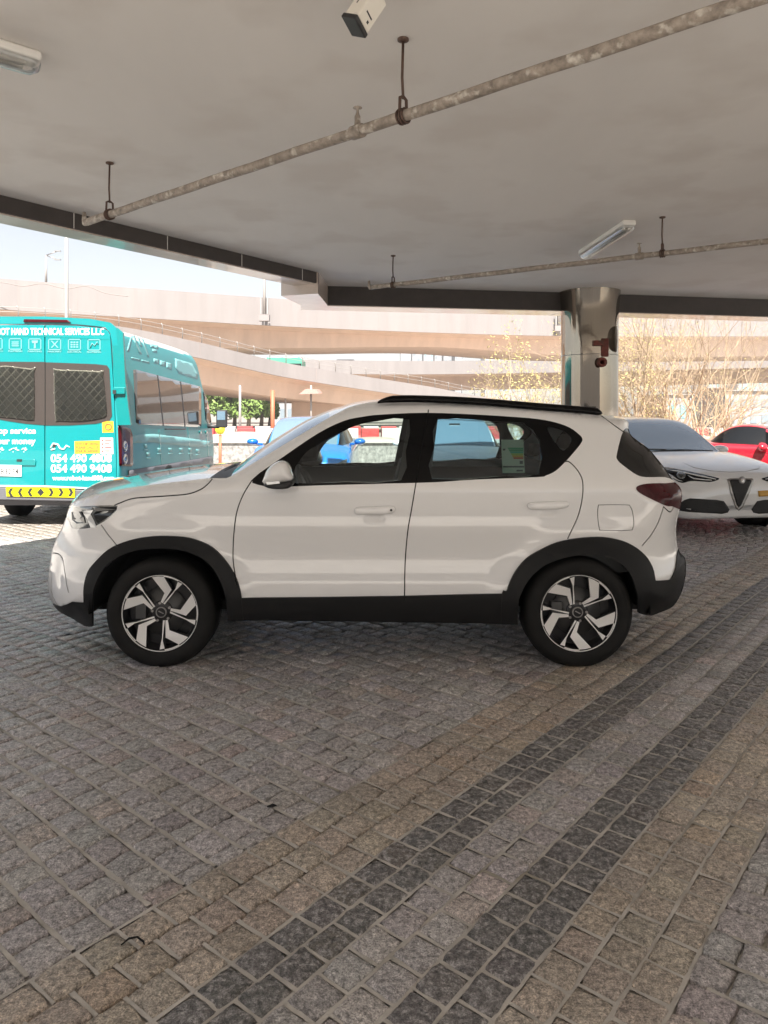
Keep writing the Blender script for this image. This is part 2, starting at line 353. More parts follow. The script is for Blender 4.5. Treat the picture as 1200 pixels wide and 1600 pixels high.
for a, b in zip(segA, segB):
    ab = b - a; t = np.clip(((gp - a) @ ab) / max(ab @ ab, 1e-12), 0, 1); d = np.hypot(*(gp - (a + t[:, None] * ab)).T); keep &= d > .007
gp = gp[keep]
allv = [Vector(v) for v in verts] + [Vector(v) for v in gp.tolist()]
cv, ce, cf_, _, _, _ = geometry.delaunay_2d_cdt(allv, edges, [], 0, 1e-5)
cv = np.array([(v.x, v.y) for v in cv]); tri = np.array([t for t in cf_ if len(t) == 3]); cen = cv[tri].mean(1)
cls = np.full(len(tri), '', dtype=object); cls[~inpoly(cen, DOM)] = 'hole'
for nme, p in regs:
    m_ = inpoly(cen, p) & (cls == ''); cls[m_] = nme
cls[cls == ''] = 'quarter_panel'
wv = wfun(cv[:, 0], cv[:, 1]); e = .002
nx_ = (wfun(cv[:, 0] + e, cv[:, 1]) - wfun(cv[:, 0] - e, cv[:, 1])) / (2 * e); nz_ = (wfun(cv[:, 0], cv[:, 1] + e) - wfun(cv[:, 0], cv[:, 1] - e)) / (2 * e)
SUV = thing('parked_car', (0, YC, 0), 'white compact SUV parked side-on in the foreground, black lower cladding', 'car')
offs = {'skid_lip': .003, 'gap': -.012, 'front_window': -.004, 'rear_window': -.004, 'quarter_window': -.003, 'window_trim': -.001, 'arch_cladding': .016, 'sill': .012, 'bumper_lower': .010, 'rear_bumper_lower': .012, 'headlight': -.002, 'taillight': .004, 'side_glass': -.001}
mm = {'skid_lip': 'skid', 'gap': 'gap', 'front_window': 'glass_clear', 'rear_window': 'glass_tint', 'quarter_window': 'glass_tint', 'window_trim': 'gloss_black', 'headlight': 'lamp_lens', 'taillight': 'red_lens', 'side_glass': 'glass_dark', 'arch_cladding': 'clad', 'sill': 'clad', 'bumper_lower': 'clad', 'rear_bumper_lower': 'clad'}
names = {'gap': 'shut_line', 'front_window': 'door_window', 'rear_window': 'door_window', 'side_glass': 'rear_side_glass', 'hood_side': 'hood_flank', 'rear_window_': 'rear_window'}
def region(reg, side, parent, comp=None):
    sel = tri[cls == reg] if comp is None else comp
    if len(sel) == 0: return None
    used, inv = np.unique(sel, return_inverse=True); inv = inv.reshape(sel.shape); off = offs.get(reg, 0)
    X = cv[used, 0]; Z = cv[used, 1]; Y = YC - side * (wv[used] + off); n = len(used)
    vs = [(X[i], Y[i], Z[i]) for i in range(n)]; fs = []
    nr = [Vector((-nx_[u], -1 * side, -nz_[u])).normalized() if True else 0 for u in used]
    for t in inv:
        a, b, c = [int(q) for q in t]; ar = (X[b]-X[a])*(Z[c]-Z[a]) - (X[c]-X[a])*(Z[b]-Z[a])
        fs.append((a, b, c) if (ar > 0) == (side > 0) else (a, c, b))
    if reg not in ('gap', 'front_window', 'rear_window', 'quarter_window'):          # turn the edge inwards: real thickness
        cnt = {}
        for f in fs:
            for k in range(3): cnt[(f[k], f[(k+1)%3])] = 1
        dep = .03 if off > .005 else .016
        bd = [q for q in cnt if (q[1], q[0]) not in cnt]; mp = {}
        for a, b in bd:
            for q in (a, b):
                if q not in mp: mp[q] = len(vs); vs.append(vs[q]); vs.append((vs[q][0], vs[q][1] + side * dep, vs[q][2])); nr += [None, None]
            fs.append((mp[b], mp[a], mp[a] + 1, mp[b] + 1))
    me = bpy.data.meshes.new(reg); me.from_pydata(vs, [], fs); me.update()
    ns = []
    for k, q in enumerate(nr):
        ns.append(q if q is not None else (0, 0, 0))
    me.polygons.foreach_set('use_smooth', [True] * len(fs)); me.normals_split_custom_set_from_vertices([tuple(q) for q in ns])
    return link(names.get(reg, reg), me, M[mm.get(reg, 'white_paint')], parent)
def comps(reg):
    t = tri[cls == reg]; par = {}
    def find(a):
        while par.setdefault(a, a) != a: par[a] = par[par[a]]; a = par[a]
        return a
    for a, b, c in t.tolist(): par[find(a)] = find(b); par[find(b)] = find(c)
    g = {}
    for r_ in t.tolist(): g.setdefault(find(r_[0]), []).append(r_)
    return [np.array(q) for q in g.values() if len(q) > 3]
doors = {}
for side in (1, -1):
    for reg in ('front_door', 'rear_door', 'quarter_panel', 'front_bumper', 'skid_lip', 'rear_bumper', 'spoiler_side', 'hood_side', 'sill', 'bumper_lower', 'rear_bumper_lower', 'headlight', 'taillight', 'side_glass', 'window_trim', 'quarter_window'):
        doors[reg, side] = region(reg, side, SUV)
    for cmp_ in comps('gap'): region('gap', side, SUV, cmp_)
    for cmp_ in comps('arch_cladding'): region('arch_cladding', side, SUV, cmp_)
    region('front_window', side, doors['front_door', side]); region('rear_window', side, doors['rear_door', side]); region('fuel_flap', side, doors['quarter_panel', side])
# pieces that cross the car: bonnet, screens, roof, tailgate, bumpers
wp = wfun(PS[:, 0], PS[:, 1]); tang = np.gradient(PS[:, :2], axis=0)
for _ in range(3): tang[1:-1] = (tang[:-2] + 2 * tang[1:-1] + tang[2:]) / 4
tang /= np.linalg.norm(tang, axis=1)[:, None]
nrm = np.stack([-tang[:, 1], tang[:, 0]], 1)
def cross(i, t):
    b = PS[i, 4] * (1 - abs(t) ** 2.2); return (PS[i, 0] + nrm[i, 0] * b, YC - t * wp[i], PS[i, 1] + nrm[i, 1] * b)
K = 25; ts = [math.copysign(1 - (1 - abs(-1 + 2 * k / (K - 1))) ** 1.25, -1 + 2 * k / (K - 1)) for k in range(K)]
seg = {}
for i in range(len(PS) - 1): seg.setdefault(PTAG[i], []).append(i)
sm_ = {'lower': ('front_skirt', 'clad'), 'bumper': ('front_fascia', 'white_paint'), 'grille': ('grille', 'gloss_black'), 'hood': ('hood', 'white_paint'), 'cowl': ('cowl', 'black'), 'screen': ('windscreen', 'glass_screen'), 'roof': ('roof', 'white_paint'),
 'spoiler': ('roof_spoiler', 'white_paint'), 'rear_glass': ('rear_screen', 'glass_dark'), 'tailgate': ('tailgate', 'white_paint'), 'rear_bumper': ('rear_fascia', 'white_paint'), 'rear_lower': ('rear_skirt', 'clad')}
for k_, idx in seg.items():
    mb = MB(); mb.grid([[cross(i, t) for t in ts] for i in list(idx) + [idx[-1] + 1]])
    mb.build(sm_[k_][0], M[sm_[k_][1]], SUV)
# underbody, wheel wells
mb = MB(); mb.box((-1.95, YC - .55, .26), (1.75, YC + .55, .32)); mb.box((-.90, YC - .80, .26), (.72, YC + .80, .30))
mb.box((-.9, YC - .80, .30), (-.86, YC + .80, .6)); mb.box((-.9, YC - .82, .30), (.72, YC - .79, 1.0)); mb.box((-.9, YC + .79, .30), (.72, YC + .82, 1.0))
mb.build('underbody', M['black'], SUV)
for hx in HX:
    for s in (1, -1):
        mb = MB(); ya = YC - s * .875; yb = YC - s * .45; n = 24; rows = []
        for yy in (ya, yb):
            rows.append([(hx + .425 * math.cos(a), yy, max(.315, HZ + .418 * math.sin(a))) for a in np.linspace(-.25, math.pi + .25, n)])
        mb.grid(rows); mb.add([p for p in rows[1]] + [(hx, yb, .25)], [(k, k + 1, n) for k in range(n - 1)]); mb.build('wheel_liner', M['gap'], SUV)
# wheels
blade = [(-100,-428),(-30,-436),(40,-434),(128,-275),(18,-108),(-8,-122),(42,-232),(28,-252)]
thin = [(208,-372),(262,-348),(196,-282),(172,-262),(42,-92),(24,-104),(150,-250),(176,-285)]
def wheel(hx, side, rot):
    ctr = Vector((hx, YC - side * .875, HZ)); t = MB(); s = side
    W = lambda prof: [(r, s * h) for r, h in prof]
    t.lathe(W([(.228,.03),(.232,.008),(.245,.001),(.285,-.006),(.308,.004),(.322,.020),(.330,.045),(.332,.10),(.330,.165),(.318,.195),(.285,.212),(.235,.205)]), ctr, n=72)
    for q in range(4): t.lathe(W([(.3335,.050+q*.034),(.3345,.053+q*.034),(.3345,.070+q*.034),(.3335,.073+q*.034)]), ctr, n=72)
    ty = t.build('tyre', M['rubber'], SUV)
    r_ = MB(); r_.lathe(W([(.232,.006),(.226,.012),(.218,.035),(.205,.07),(.2,.14),(.225,.20)]), ctr, n=64, mi=0)
    r_.lathe(W([(.207,.085),(.0,.085)]), ctr, n=40, mi=0)
    rim = r_.build('rim', [M['alloy_dark']], SUV)
    sc_ = .228 / 455
    a = MB(); dk = MB()
    def xf(p, ang, y):
        x, z = p[0] * sc_ * s, -p[1] * sc_; c, q = math.cos(ang), math.sin(ang)
        return ctr + Vector((x * c - z * q, y * s, x * q + z * c))
    for k in range(5):
        ang = s * (-rot) + k * 2 * math.pi / 5
        for pl in (blade, thin):
            rr = [math.hypot(*p) for p in pl]; pts = [xf(p, ang, .020 + .028 * (1 - q / 436)) for p, q in zip(pl, rr)]
            a.prism(pts, (0, -.0025 * s, 0))
            c0 = (sum(p[0] for p in pl) / len(pl), sum(p[1] for p in pl) / len(pl))
            pts = [xf((c0[0] + (p[0] - c0[0]) * 1.06, c0[1] + (p[1] - c0[1]) * 1.03), ang, .0235 + .028 * (1 - q / 436)) for p, q in zip(pl, rr)]
            dk.prism(pts, (0, .028 * s, 0))
        arc = [(-65 + 4 * j) for j in range(0, 1)]
        al = [math.atan2(p[1], p[0]) for p in (blade[2], thin[0])]; n = 8
        ring = [(r0 * math.cos(al[0] + (al[1] - al[0]) * j / n), r0 * math.sin(al[0] + (al[1] - al[0]) * j / n)) for r0, js in ((452, range(n + 1)), (434, range(n, -1, -1))) for j in js]
        a.prism([xf(p, ang, .0185) for p in ring], (0, -.0022 * s, 0))
    a.lathe(W([(.2285,.012),(.2285,.008),(.2255,.008),(.2245,.014)]), ctr, n=64)
    a.build('spoke_face', M['alloy'], rim); dk.lathe(W([(.068,.06),(.066,.045),(.045,.041),(.0,.041)]), ctr, n=32); dk.build('spoke_body', M['alloy_dark'], rim)
    h = MB(); h.lathe(W([(.033,.045),(.033,.034),(.030,.030),(.0265,.0315),(.0265,.036)]), ctr, n=28)
    h.prism([(ctr.x + a, ctr.y + s * .0325, HZ + b) for a, b in ((-.018,.006),(-.012,.010),(.018,-.006),(.012,-.010))], (0, s * .002, 0))
    h.lathe(W([(.0262,.0345),(.0,.0335)]), ctr, n=28, mi=1); h.build('hub_cap', [M['steel'], M['alloy_dark']], rim)
    for k in range(5):
        an = k * 2 * math.pi / 5 + .5 - rot; nb = MB(); q = ctr + Vector((.055 * math.cos(an), s * .037, .055 * math.sin(an)))
        nb.cyl(q, q + Vector((0, s * .02, 0)), .0085, 6); nb.build('wheel_nut', M['steel'], rim)
    d = MB(); d.lathe(W([(.145,.070),(.145,.078),(.075,.078)]), ctr, n=40); d.lathe(W([(.145,.070),(.08,.070),(.07,.055),(.0,.055)]), ctr, n=40); d.build('brake_disc', M['disc'], SUV)
    c = MB(); q = ctr + Vector((-.125, s * .062, .01)); c.box(q - Vector((.03, .02, .05)), q + Vector((.03, .03, .05))); c.build('brake_caliper', M['disc'], SUV)
for hx, rot in zip(HX, (0, R(29))):
    for s in (1, -1): wheel(hx, s, rot)
# lights: inner pieces in front of the reflector
def onflank(px, py, out=0.): 
    q = trace([(px, py)])[0]; return Vector((q[0], YC - float(wfun(q[0], q[1])[0]) - out, q[1]))
for nme, pl, m_ in (('daytime_lamp', [(131,798),(138,795),(146,797),(142,803),(149,817),(151,824),(142,825),(137,811),(131,803)], 'lamp_silver'),
                    ('lamp_bezel', [(148,793),(181,791),(182,796),(172,806),(157,815),(152,818),(146,804),(150,799)], 'glass_dark'),
                    ('projector_lamp', [(112,800),(127,799),(131,808),(133,817),(120,818),(113,812)], 'glass_dark')):
    for s in (1, -1):
        pts = [onflank(*p, .002) for p in pl]
        if s < 0: pts = [Vector((p.x, 2 * YC - p.y, p.z)) for p in pts]
        c = MB(); c.prism(pts, (0, -.002 * s, 0)); c.build(nme, M[m_], doors['headlight', s])
# door handles, mirror, roof rail, antenna-less roof, sticker
for reg, pl in (('front_door', [(553,798),(556,793),(563,791.5),(590,790.5),(612,790),(617,792.5),(618,796),(614,801),(605,803),(575,803.5),(557,803.5)]), ('rear_door', [(823,790),(826,785.5),(835,784),(860,783),(882,782.5),(888,785),(888,790),(880,794),(860,796),(830,796)])):
    for s in (1, -1):
        q = [onflank(*p) for p in spline(pl, 3, True)]; ym = min(p.y for p in q) + .006; q = [Vector((p.x, ym, p.z)) for p in q]
        if s < 0: q = [Vector((p.x, 2 * YC - p.y, p.z)) for p in q]
        c = MB(); c.dome(q, (0, -.034 * s, 0), levels=((.94,0),(1,.35),(.98,.7),(.9,.93),(.6,1.0))); c.build('door_handle', M['white_paint'], doors[reg, s])
        if reg == 'front_door':
            k0 = onflank(611, 796); c = MB(); yy = ym - .034
            y_ = yy if s > 0 else 2 * YC - yy
            c.cyl((k0.x, y_, k0.z), (k0.x, y_ - s * .002, k0.z), .007, 12); c.build('lock_cylinder', M['black'], doors[reg, s])
capo = [(414,755),(415,742),(419,733),(427,725),(437,720),(447,721),(453,727),(456,738),(456,750)]
baseo = [(414,755),(456,751),(458,757),(452,762),(436,763),(420,761)]
for s in (1, -1):
    fl = lambda p: p if s > 0 else Vector((p.x, 2 * YC - p.y, p.z))
    Ym = YC - .98
    c = MB(); q = [fl(P(*p, Ym)) for p in spline(capo, 3, True)]; c.dome(q, (0, -.10 * s, 0), levels=((1,0),(1.02,.2),(.98,.45),(.88,.72),(.68,.92),(.35,1))); c.dome(q, (0, .09 * s, 0), levels=((1,0),(.97,.5),(.85,.9),(.5,1)))
    mir = c.build('door_mirror', M['white_paint'], doors['front_door', s])
    c = MB(); q = [fl(P(*p, Ym)) for p in spline(baseo, 2, True)]; c.dome(q, (0, -.085 * s, 0)); c.dome(q, (0, .16 * s, 0), levels=((1,0),(.95,.6),(.8,1)))
    c.build('mirror_base', M['black'], mir)
    c = MB(); q = [fl(P(*p, Ym - .062)) for p in [(416,753),(437,751),(438,755),(418,757)]]; c.prism(q, (0, -.018 * s, 0)); c.build('turn_signal', M['lamp_silver'], mir)
for s in (1, -1):
    c = MB(); pts = []
    for px, py in [(590,629.5),(600,626.5),(620,624.5),(660,624.5),(740,628),(830,635.5),(900,641),(925,643.5),(936,645.5)]:
        p = P(px, py + 1, YC - .585); pts.append(Vector((p.x, YC - s * .648, p.z + .004)))
    sp_ = [Vector(q) for q in spline([tuple(q) for q in pts], 4)]; n = len(sp_)
    rows = []
    for i, p in enumerate(sp_):
        f = min(1, i / 7, (n - 1 - i) / 3); hgt = .006 + .018 * f; wd = .010 + .012 * f
        rows.append([p + Vector((0, a * wd, b * hgt)) for a, b in ((-1,-.8),(-1,.3),(-.6,.9),(0,1.1),(.6,.9),(1,.3),(1,-.8))])
    c.grid(rows, close=True); c.add(rows[0], [tuple(range(7))]); c.add(rows[-1], [tuple(range(7))]); c.build('roof_rail', M['gloss_black'], SUV)
M['st'] = [mat('sticker_' + n_, c_, .5) for n_, c_ in (('pale', (.42,.47,.36)), ('green', (.02,.25,.10)), ('teal', (.03,.33,.22)), ('lime', (.30,.42,.05)), ('amber', (.55,.30,.02)), ('red', (.45,.06,.02)), ('dark', (.02,.02,.02)))]
c = MB(); ys = YC - .80 + .01
def sq(pl, mi, dy): c.prism([P(*p, ys + .045 * (p[1] - 745) / -60 - dy) for p in pl], (0, .0008, 0), mi)
sq([(783,687),(818,687),(820,739),(785,739)], 0, 0)
for i, mi in enumerate((1, 1, 2, 3, 4, 5)): sq([(793 + i * 1.7, 699.5 + i * 3), (817.5, 699.5 + i * 3), (817.7, 702.2 + i * 3), (794.5 + i * 1.7, 702.2 + i * 3)], mi, .0015)
for pl in ([(785.5,701),(790,701),(789,704),(786,704)], [(786,728),(819,728),(819,730.5),(786,730.5)], [(807,734),(817,734),(817,736.5),(807,736.5)], [(812,720),(817,720),(817,725),(812,725)]): sq(pl, 6, .0015)
c.build('economy_sticker', M['st'], doors['rear_door', 1])
c = MB()                                                     # reveal line in the rear door glass
c.tube([onflank(818, 661, .001), onflank(843, 688, .001), onflank(842, 742, .001)], .0022, 5); c.tube([onflank(683, 654, .001), onflank(818, 661, .001)], .0018, 5); c.build('glass_seal', M['black'], doors['rear_door', 1])
# wipers and cowl
c = MB(); cw = [PS[i] for i in seg['cowl']][len(seg['cowl']) // 2]
for y0, y1 in ((YC - .55, YC + .05), (YC + .02, YC + .60)):
    c.tube([(-1.02, y0, 1.135), (-.98, (y0 + y1) / 2, 1.16), (-.93, y1, 1.185)], .009, 6); c.tube([(-1.06, y0 + .02, 1.12), (-1.0, y0 + .25, 1.16)], .012, 6)
c.build('wiper', M['black'], SUV)
# cabin
sx = (-.18, .86)
def seat(x, y, wd, parent, head=True):
    b = MB(); q = [(x-.05,y,.62),(x+.10,y,.62),(x+.24,y,1.12),(x+.17,y,1.2),(x+.10,y,1.15)]
    b.prism([(a, y - wd / 2, z) for a, _, z in q], (0, wd, 0)); b.prism([(a, y - wd / 2, z) for a, z in ((x-.48,.48),(x+.05,.48),(x+.05,.66),(x-.46,.70))], (0, wd, 0))
    o = b.build('seat', M['seat'], parent); bevel(o, .04, 3)
    if head:
        b = MB(); b.prism([(a, y - .13, z) for a, z in ((x+.20,1.22),(x+.27,1.22),(x+.30,1.38),(x+.24,1.39))], (0, .26, 0)); o2 = b.build('headrest', M['seat'], o); bevel(o2, .03, 3)
        
        for yy in (y - .06, y + .06): b = MB(); b.cyl((x+.235, yy, 1.12), (x+.245, yy, 1.25), .006, 6); b.build('headrest_post', M['chrome'], o)
seat(.02, YC - .37, .5, SUV); seat(.02, YC + .37, .5, SUV); seat(.92, YC, 1.25, SUV, False)
for y in (YC - .36, YC + .36):
    b = MB(); b.prism([(a, y - .12, z) for a, z in ((1.10,1.19),(1.17,1.19),(1.19,1.28),(1.13,1.29))], (0, .24, 0)); bevel(b.build('headrest', M['seat'], SUV), .025, 2)
b = MB(); b.prism([(a, YC - .74, z) for a, z in ((-1.0,.7),(-.62,.7),(-.58,.98),(-.64,1.07),(-.95,1.10))], (0, 1.48, 0)); bevel(b.build('dashboard', M['interior'], SUV), .03, 2)
b = MB(); cst = Vector((-.50, YC - .37, .99)); ax = Vector((.92, 0, .40)).normalized(); u = Vector((0, 1, 0)); v_ = ax.cross(u)
b.tube([cst + (u * math.cos(a) + v_ * math.sin(a)) * .185 for a in np.linspace(0, 2 * math.pi, 33)], .016, 8, caps=False)
for a in (0, math.pi, -math.pi / 2): b.tube([cst, cst + (u * math.cos(a) + v_ * math.sin(a)) * .18], .014, 6)
b.tube([cst, cst - ax * .2], .03, 8); b.build('steering_wheel', M['interior'], SUV)
b = MB()                                                     # inner door skins, pillars, headlining, load bay
for s in (1, -1):
    y0 = YC - s * .80; y1 = YC - s * .78
    b.box((-.86, min(y0, y1), .35), (.80, max(y0, y1), 1.075)); b.box((.72, min(y0, y1), .55), (1.6, max(y0, y1), 1.075))
    b.prism([(a, YC - s * (.76 if z < 1.2 else .64), z) for a, z in ((.08,1.08),(.28,1.08),(.34,1.50),(.16,1.50))], (0, s * .03, 0))
b.box((.72, YC - .78, .6), (1.62, YC + .78, .64)); b.box((1.58, YC - .60, .6), (1.62, YC + .60, 1.05)); b.box((-.86, YC - .78, .3), (1.0, YC + .78, .34))
b.build('cabin_lining', M['interior'], SUV)
b = MB(); b.box((-.18, YC - .56, 1.545), (1.35, YC + .56, 1.555)); b.build('headlining', M['interior'], SUV)
b = MB(); b.prism([(a, YC - .12, z) for a, z in ((-.36,1.43),(-.34,1.43),(-.33,1.5),(-.35,1.5))], (0, .24, 0)); b.build('interior_mirror', M['black'], SUV)
# ------------------------------------------------------------------ ground and granite setts
def sett_mat():
    m = bpy.data.materials.new('granite_setts'); m.use_nodes = True; n = m.node_tree.nodes; l = m.node_tree.links; b = n['Principled BSDF']
    at = n.new('ShaderNodeAttribute'); at.attribute_name = 'Col'; tc = n.new('ShaderNodeTexCoord')
    def noise(sc_, det=4, ro=.6):
        z = n.new('ShaderNodeTexNoise'); z.inputs['Scale'].default_value = sc_; z.inputs['Detail'].default_value = det; z.inputs['Roughness'].default_value = ro; l.new(tc.outputs['Object'], z.inputs['Vector']); return z
    def rng(src, a, b_, c, d):
        r = n.new('ShaderNodeMapRange'); r.inputs['From Min'].default_value = a; r.inputs['From Max'].default_value = b_; r.inputs['To Min'].default_value = c; r.inputs['To Max'].default_value = d; l.new(src, r.inputs[0]); return r.outputs[0]
    grain = rng(noise(190, 4, .8).outputs[0], .34, .66, .35, 1.65); blot = rng(noise(52, 4, .7).outputs[0], .34, .66, .50, 1.50); big = rng(noise(.75, 6, .7).outputs[0], .3, .7, .80, 1.20)
    mu = n.new('ShaderNodeMath'); mu.operation = 'MULTIPLY'; l.new(grain, mu.inputs[0]); l.new(blot, mu.inputs[1])
    m2 = n.new('ShaderNodeMath'); m2.operation = 'MULTIPLY'; l.new(mu.outputs[0], m2.inputs[0]); l.new(big, m2.inputs[1])
    clump = rng(noise(42, 5, .7).outputs[0], .47, .57, 0, 1); ca_ = n.new('ShaderNodeMath'); ca_.operation = 'MULTIPLY'; l.new(clump, ca_.inputs[0])       # worn pale patches on the basalt setts
    iv = n.new('ShaderNodeMath'); iv.operation = 'SUBTRACT'; iv.inputs[0].default_value = 1; l.new(at.outputs['Alpha'], iv.inputs[1]); l.new(iv.outputs[0], ca_.inputs[1])
    mc = n.new('ShaderNodeMix'); mc.data_type = 'RGBA'; l.new(ca_.outputs[0], mc.inputs[0]); l.new(at.outputs['Color'], mc.inputs[6]); mc.inputs[7].default_value = (.29, .275, .27, 1)
    vm = n.new('ShaderNodeVectorMath'); vm.operation = 'SCALE'; l.new(mc.outputs[2], vm.inputs[0]); l.new(m2.outputs[0], vm.inputs['Scale'])
    vo = n.new('ShaderNodeTexVoronoi'); vo.inputs['Scale'].default_value = 330; l.new(tc.outputs['Object'], vo.inputs['Vector'])      # dust and mica flecks
    fl = rng(vo.outputs['Distance'], .10, .16, 1, 0); fm = n.new('ShaderNodeMath'); fm.operation = 'MULTIPLY'; l.new(fl, fm.inputs[0]); l.new(rng(noise(60).outputs[0], .52, .62, 0, .8), fm.inputs[1])
    mx = n.new('ShaderNodeMix'); mx.data_type = 'RGBA'; l.new(fm.outputs[0], mx.inputs[0]); l.new(vm.outputs[0], mx.inputs[6]); mx.inputs[7].default_value = (.50, .46, .42, 1)
    l.new(mx.outputs[2], b.inputs['Base Color']); b.inputs['Roughness'].default_value = .62; l.new(rng(noise(25).outputs[0], .35, .65, .34, .62), b.inputs['Roughness'])
    b1 = n.new('ShaderNodeBump'); b1.inputs['Distance'].default_value = .022; b1.inputs['Strength'].default_value = .9; l.new(noise(38, 6, .62).outputs[0], b1.inputs['Height'])
    b2 = n.new('ShaderNodeBump'); b2.inputs['Distance'].default_value = .006; b2.inputs['Strength'].default_value = .8; l.new(noise(150, 4, .7).outputs[0], b2.inputs['Height']); l.new(b1.outputs[0], b2.inputs['Normal'])
    l.new(b2.outputs[0], b.inputs['Normal']); return m
M['setts'] = sett_mat()
M['joint'] = mat('joint_sand', (.42, .395, .365), .9, var=.22, vscale=7, bump=.004, bscale=120, stain=((.26, .24, .20), 2.3, .55))
g = MB(); g.box((-470, -50, -.4), (470, 610, -.0165)); tag(g.build('ground', M['joint']), kind='structure')
eS = np.array([.7716, -.6361]); dS = np.array([.6361, .7716])
def make_setts():
    PT = .125; rs = np.random.RandomState(3); lst = []
    GREY, TAN, DARK = (.415, .388, .382), (.415, .355, .296), (.135, .128, .124)
    STG = (0, .38)
    bands = [(-2.0, -1.63, 3, TAN), (-1.63, -1.42, 2, DARK), (-1.42, -1.19, 2, GREY), (-1.19, -.97, 2, DARK), (-.97, -.633, 3, TAN)]
    def ok(s, t):
        x = s * eS[0] + t * dS[0]; y = s * eS[1] + t * dS[1]; return .75 < y < 15.2 and abs(x) < .60 * y + 1.3
    for r_ in range(-30, 206):
        t0 = r_ * PT
        for rng_, cs, pitch in (((-22, -2.0), GREY, .119), ((-.633, 16), GREY, .119)):
            a, b = rng_; s = b if b < 0 and a < -5 else a; dr = -1 if a < -5 else 1; s += dr * 0; first = rs.uniform(.07, .15); k = 0
            while (s > a if dr < 0 else s < b):
                L_ = first if k == 0 else pitch * rs.uniform(.8, 1.2); k += 1; c = s + dr * L_ / 2
                if ok(c, t0): lst.append((c, t0, L_ / 2, PT / 2, cs))
                s += dr * L_
        for (a, b, n, col) in bands:
            wd = (b - a) / n
            for j in range(n):
                c = a + wd * (j + .5); t1 = t0 + PT * STG[j % 2]
                if ok(c, t1): lst.append((c, t1, wd / 2, PT / 2, col))
    near = [q for q in lst if q[0] * eS[1] + q[1] * dS[1] < 4.6]; far = [q for q in lst if not q[0] * eS[1] + q[1] * dS[1] < 4.6]
    V = []; Fc = []; CO = []; base = 0
    for group, u in ((near, np.array([-1, -.96, -.84, -.45, 0, .45, .84, .96, 1])), (far, np.array([-1, -.9, .9, 1]))):
        n = len(u); U, W_ = np.meshgrid(u, u, indexing='ij'); U = U.ravel(); W_ = W_.ravel(); k = len(group)
        q = np.array([(a, b, c, d) for a, b, c, d, _ in group]); col = np.array([c for *_, c in group])
        jt = np.stack([rs.uniform(.0012, .0034, k), rs.uniform(.0020, .0055, k)], 1); hs = q[:, 2] - jt[:, 0]; ht = q[:, 3] - jt[:, 1]
        sk = rs.uniform(-.05, .05, (k, 4))
        uu = U[None] * (1 + sk[:, :1] * W_[None] - .025 * np.abs(W_[None]) ** 8) + sk[:, 1:2] * W_[None] * .5
        ww = W_[None] * (1 + sk[:, 2:3] * U[None] - .025 * np.abs(U[None]) ** 8) + sk[:, 3:4] * U[None] * .4
        if n > 5:
            ph = rs.uniform(0, 6.28, (k, 4)); uu = uu + .04 * np.sin(3.1 * W_[None] + ph[:, :1]) * np.abs(U[None]); ww = ww + .04 * np.sin(3.3 * U[None] + ph[:, 1:2]) * np.abs(W_[None])
        s = q[:, 0:1] + hs[:, None] * uu; t = q[:, 1:2] + ht[:, None] * ww
        t = t + .012 * np.sin(s * 1.3) + .006 * np.sin(s * 4.1 + 1); s = s + .010 * np.sin(t * 1.7)
        edge = np.sqrt(np.clip((1 - np.abs(U) ** 18) * (1 - np.abs(W_) ** 14), 0, 1))[None]
        z = -.020 + (.019 + rs.uniform(0, .004, (k, 1))) * edge + edge * (rs.uniform(-.0058, .0058, (k, 1)) * U[None] + rs.uniform(-.0030, .0030, (k, 1)) * W_[None])
        if n > 5: z = z + edge * .0013 * (np.sin(5 * U[None] + ph[:, 2:3]) * np.sin(4 * W_[None] + ph[:, 3:4]) + rs.normal(0, 1.0, (k, n * n)))
        V.append(np.stack([s * eS[0] + t * dS[0], s * eS[1] + t * dS[1], z], 2).reshape(-1, 3))
        fi = np.array([(i*n+j, (i+1)*n+j, (i+1)*n+j+1, i*n+j+1) for i in range(n - 1) for j in range(n - 1)])
        Fc.append((fi[None] + (np.arange(k) * n * n)[:, None, None] + base).reshape(-1, 4)); base += k * n * n
        c = col * np.exp(rs.normal(0, .065, (k, 1))) * (1 + rs.normal(0, .014, (k, 3)))
        red = rs.uniform(0, 1, k) < .10; c[red] *= np.array([1.06, .98, .93])
        yy_ = q[:, 0] * eS[1] + q[:, 1] * dS[1]; xx_ = q[:, 0] * eS[0] + q[:, 1] * dS[0]; f = np.clip((yy_ - 8.6) / .6, 0, 1)[:, None] * (xx_ < -1.5)[:, None]
        c = c * (1 - f) + f * np.array([.225, .195, .165]) * (c[:, :1] / .40)                 # beige setts outside, colour darkened to offset the direct sun
        c = np.repeat(c, n * n, 0)
        CO.append(np.concatenate([c, (c[:, :1] > .21).astype(float)], 1))
    V = np.concatenate(V); Fc = np.concatenate(Fc); CO = np.concatenate(CO)
    me = bpy.data.meshes.new('pavement'); me.vertices.add(len(V)); me.vertices.foreach_set('co', V.ravel())
    me.loops.add(len(Fc) * 4); me.loops.foreach_set('vertex_index', Fc.ravel().astype(np.int32)); me.polygons.add(len(Fc)); me.polygons.foreach_set('loop_start', np.arange(0, len(Fc) * 4, 4, dtype=np.int32))
    me.update(calc_edges=True); me.polygons.foreach_set('use_smooth', np.ones(len(Fc), bool)); ca = me.color_attributes.new('Col', 'FLOAT_COLOR', 'POINT'); ca.data.foreach_set('color', CO.ravel()); me.validate()
    tag(link('pavement', me, M['setts']), kind='structure')
    wob = lambda s, t: (s + .010 * np.sin(t * 1.7), t + .012 * np.sin(s * 1.3) + .006 * np.sin(s * 4.1 + 1))     # sand swept into the long joints
    sb = MB()
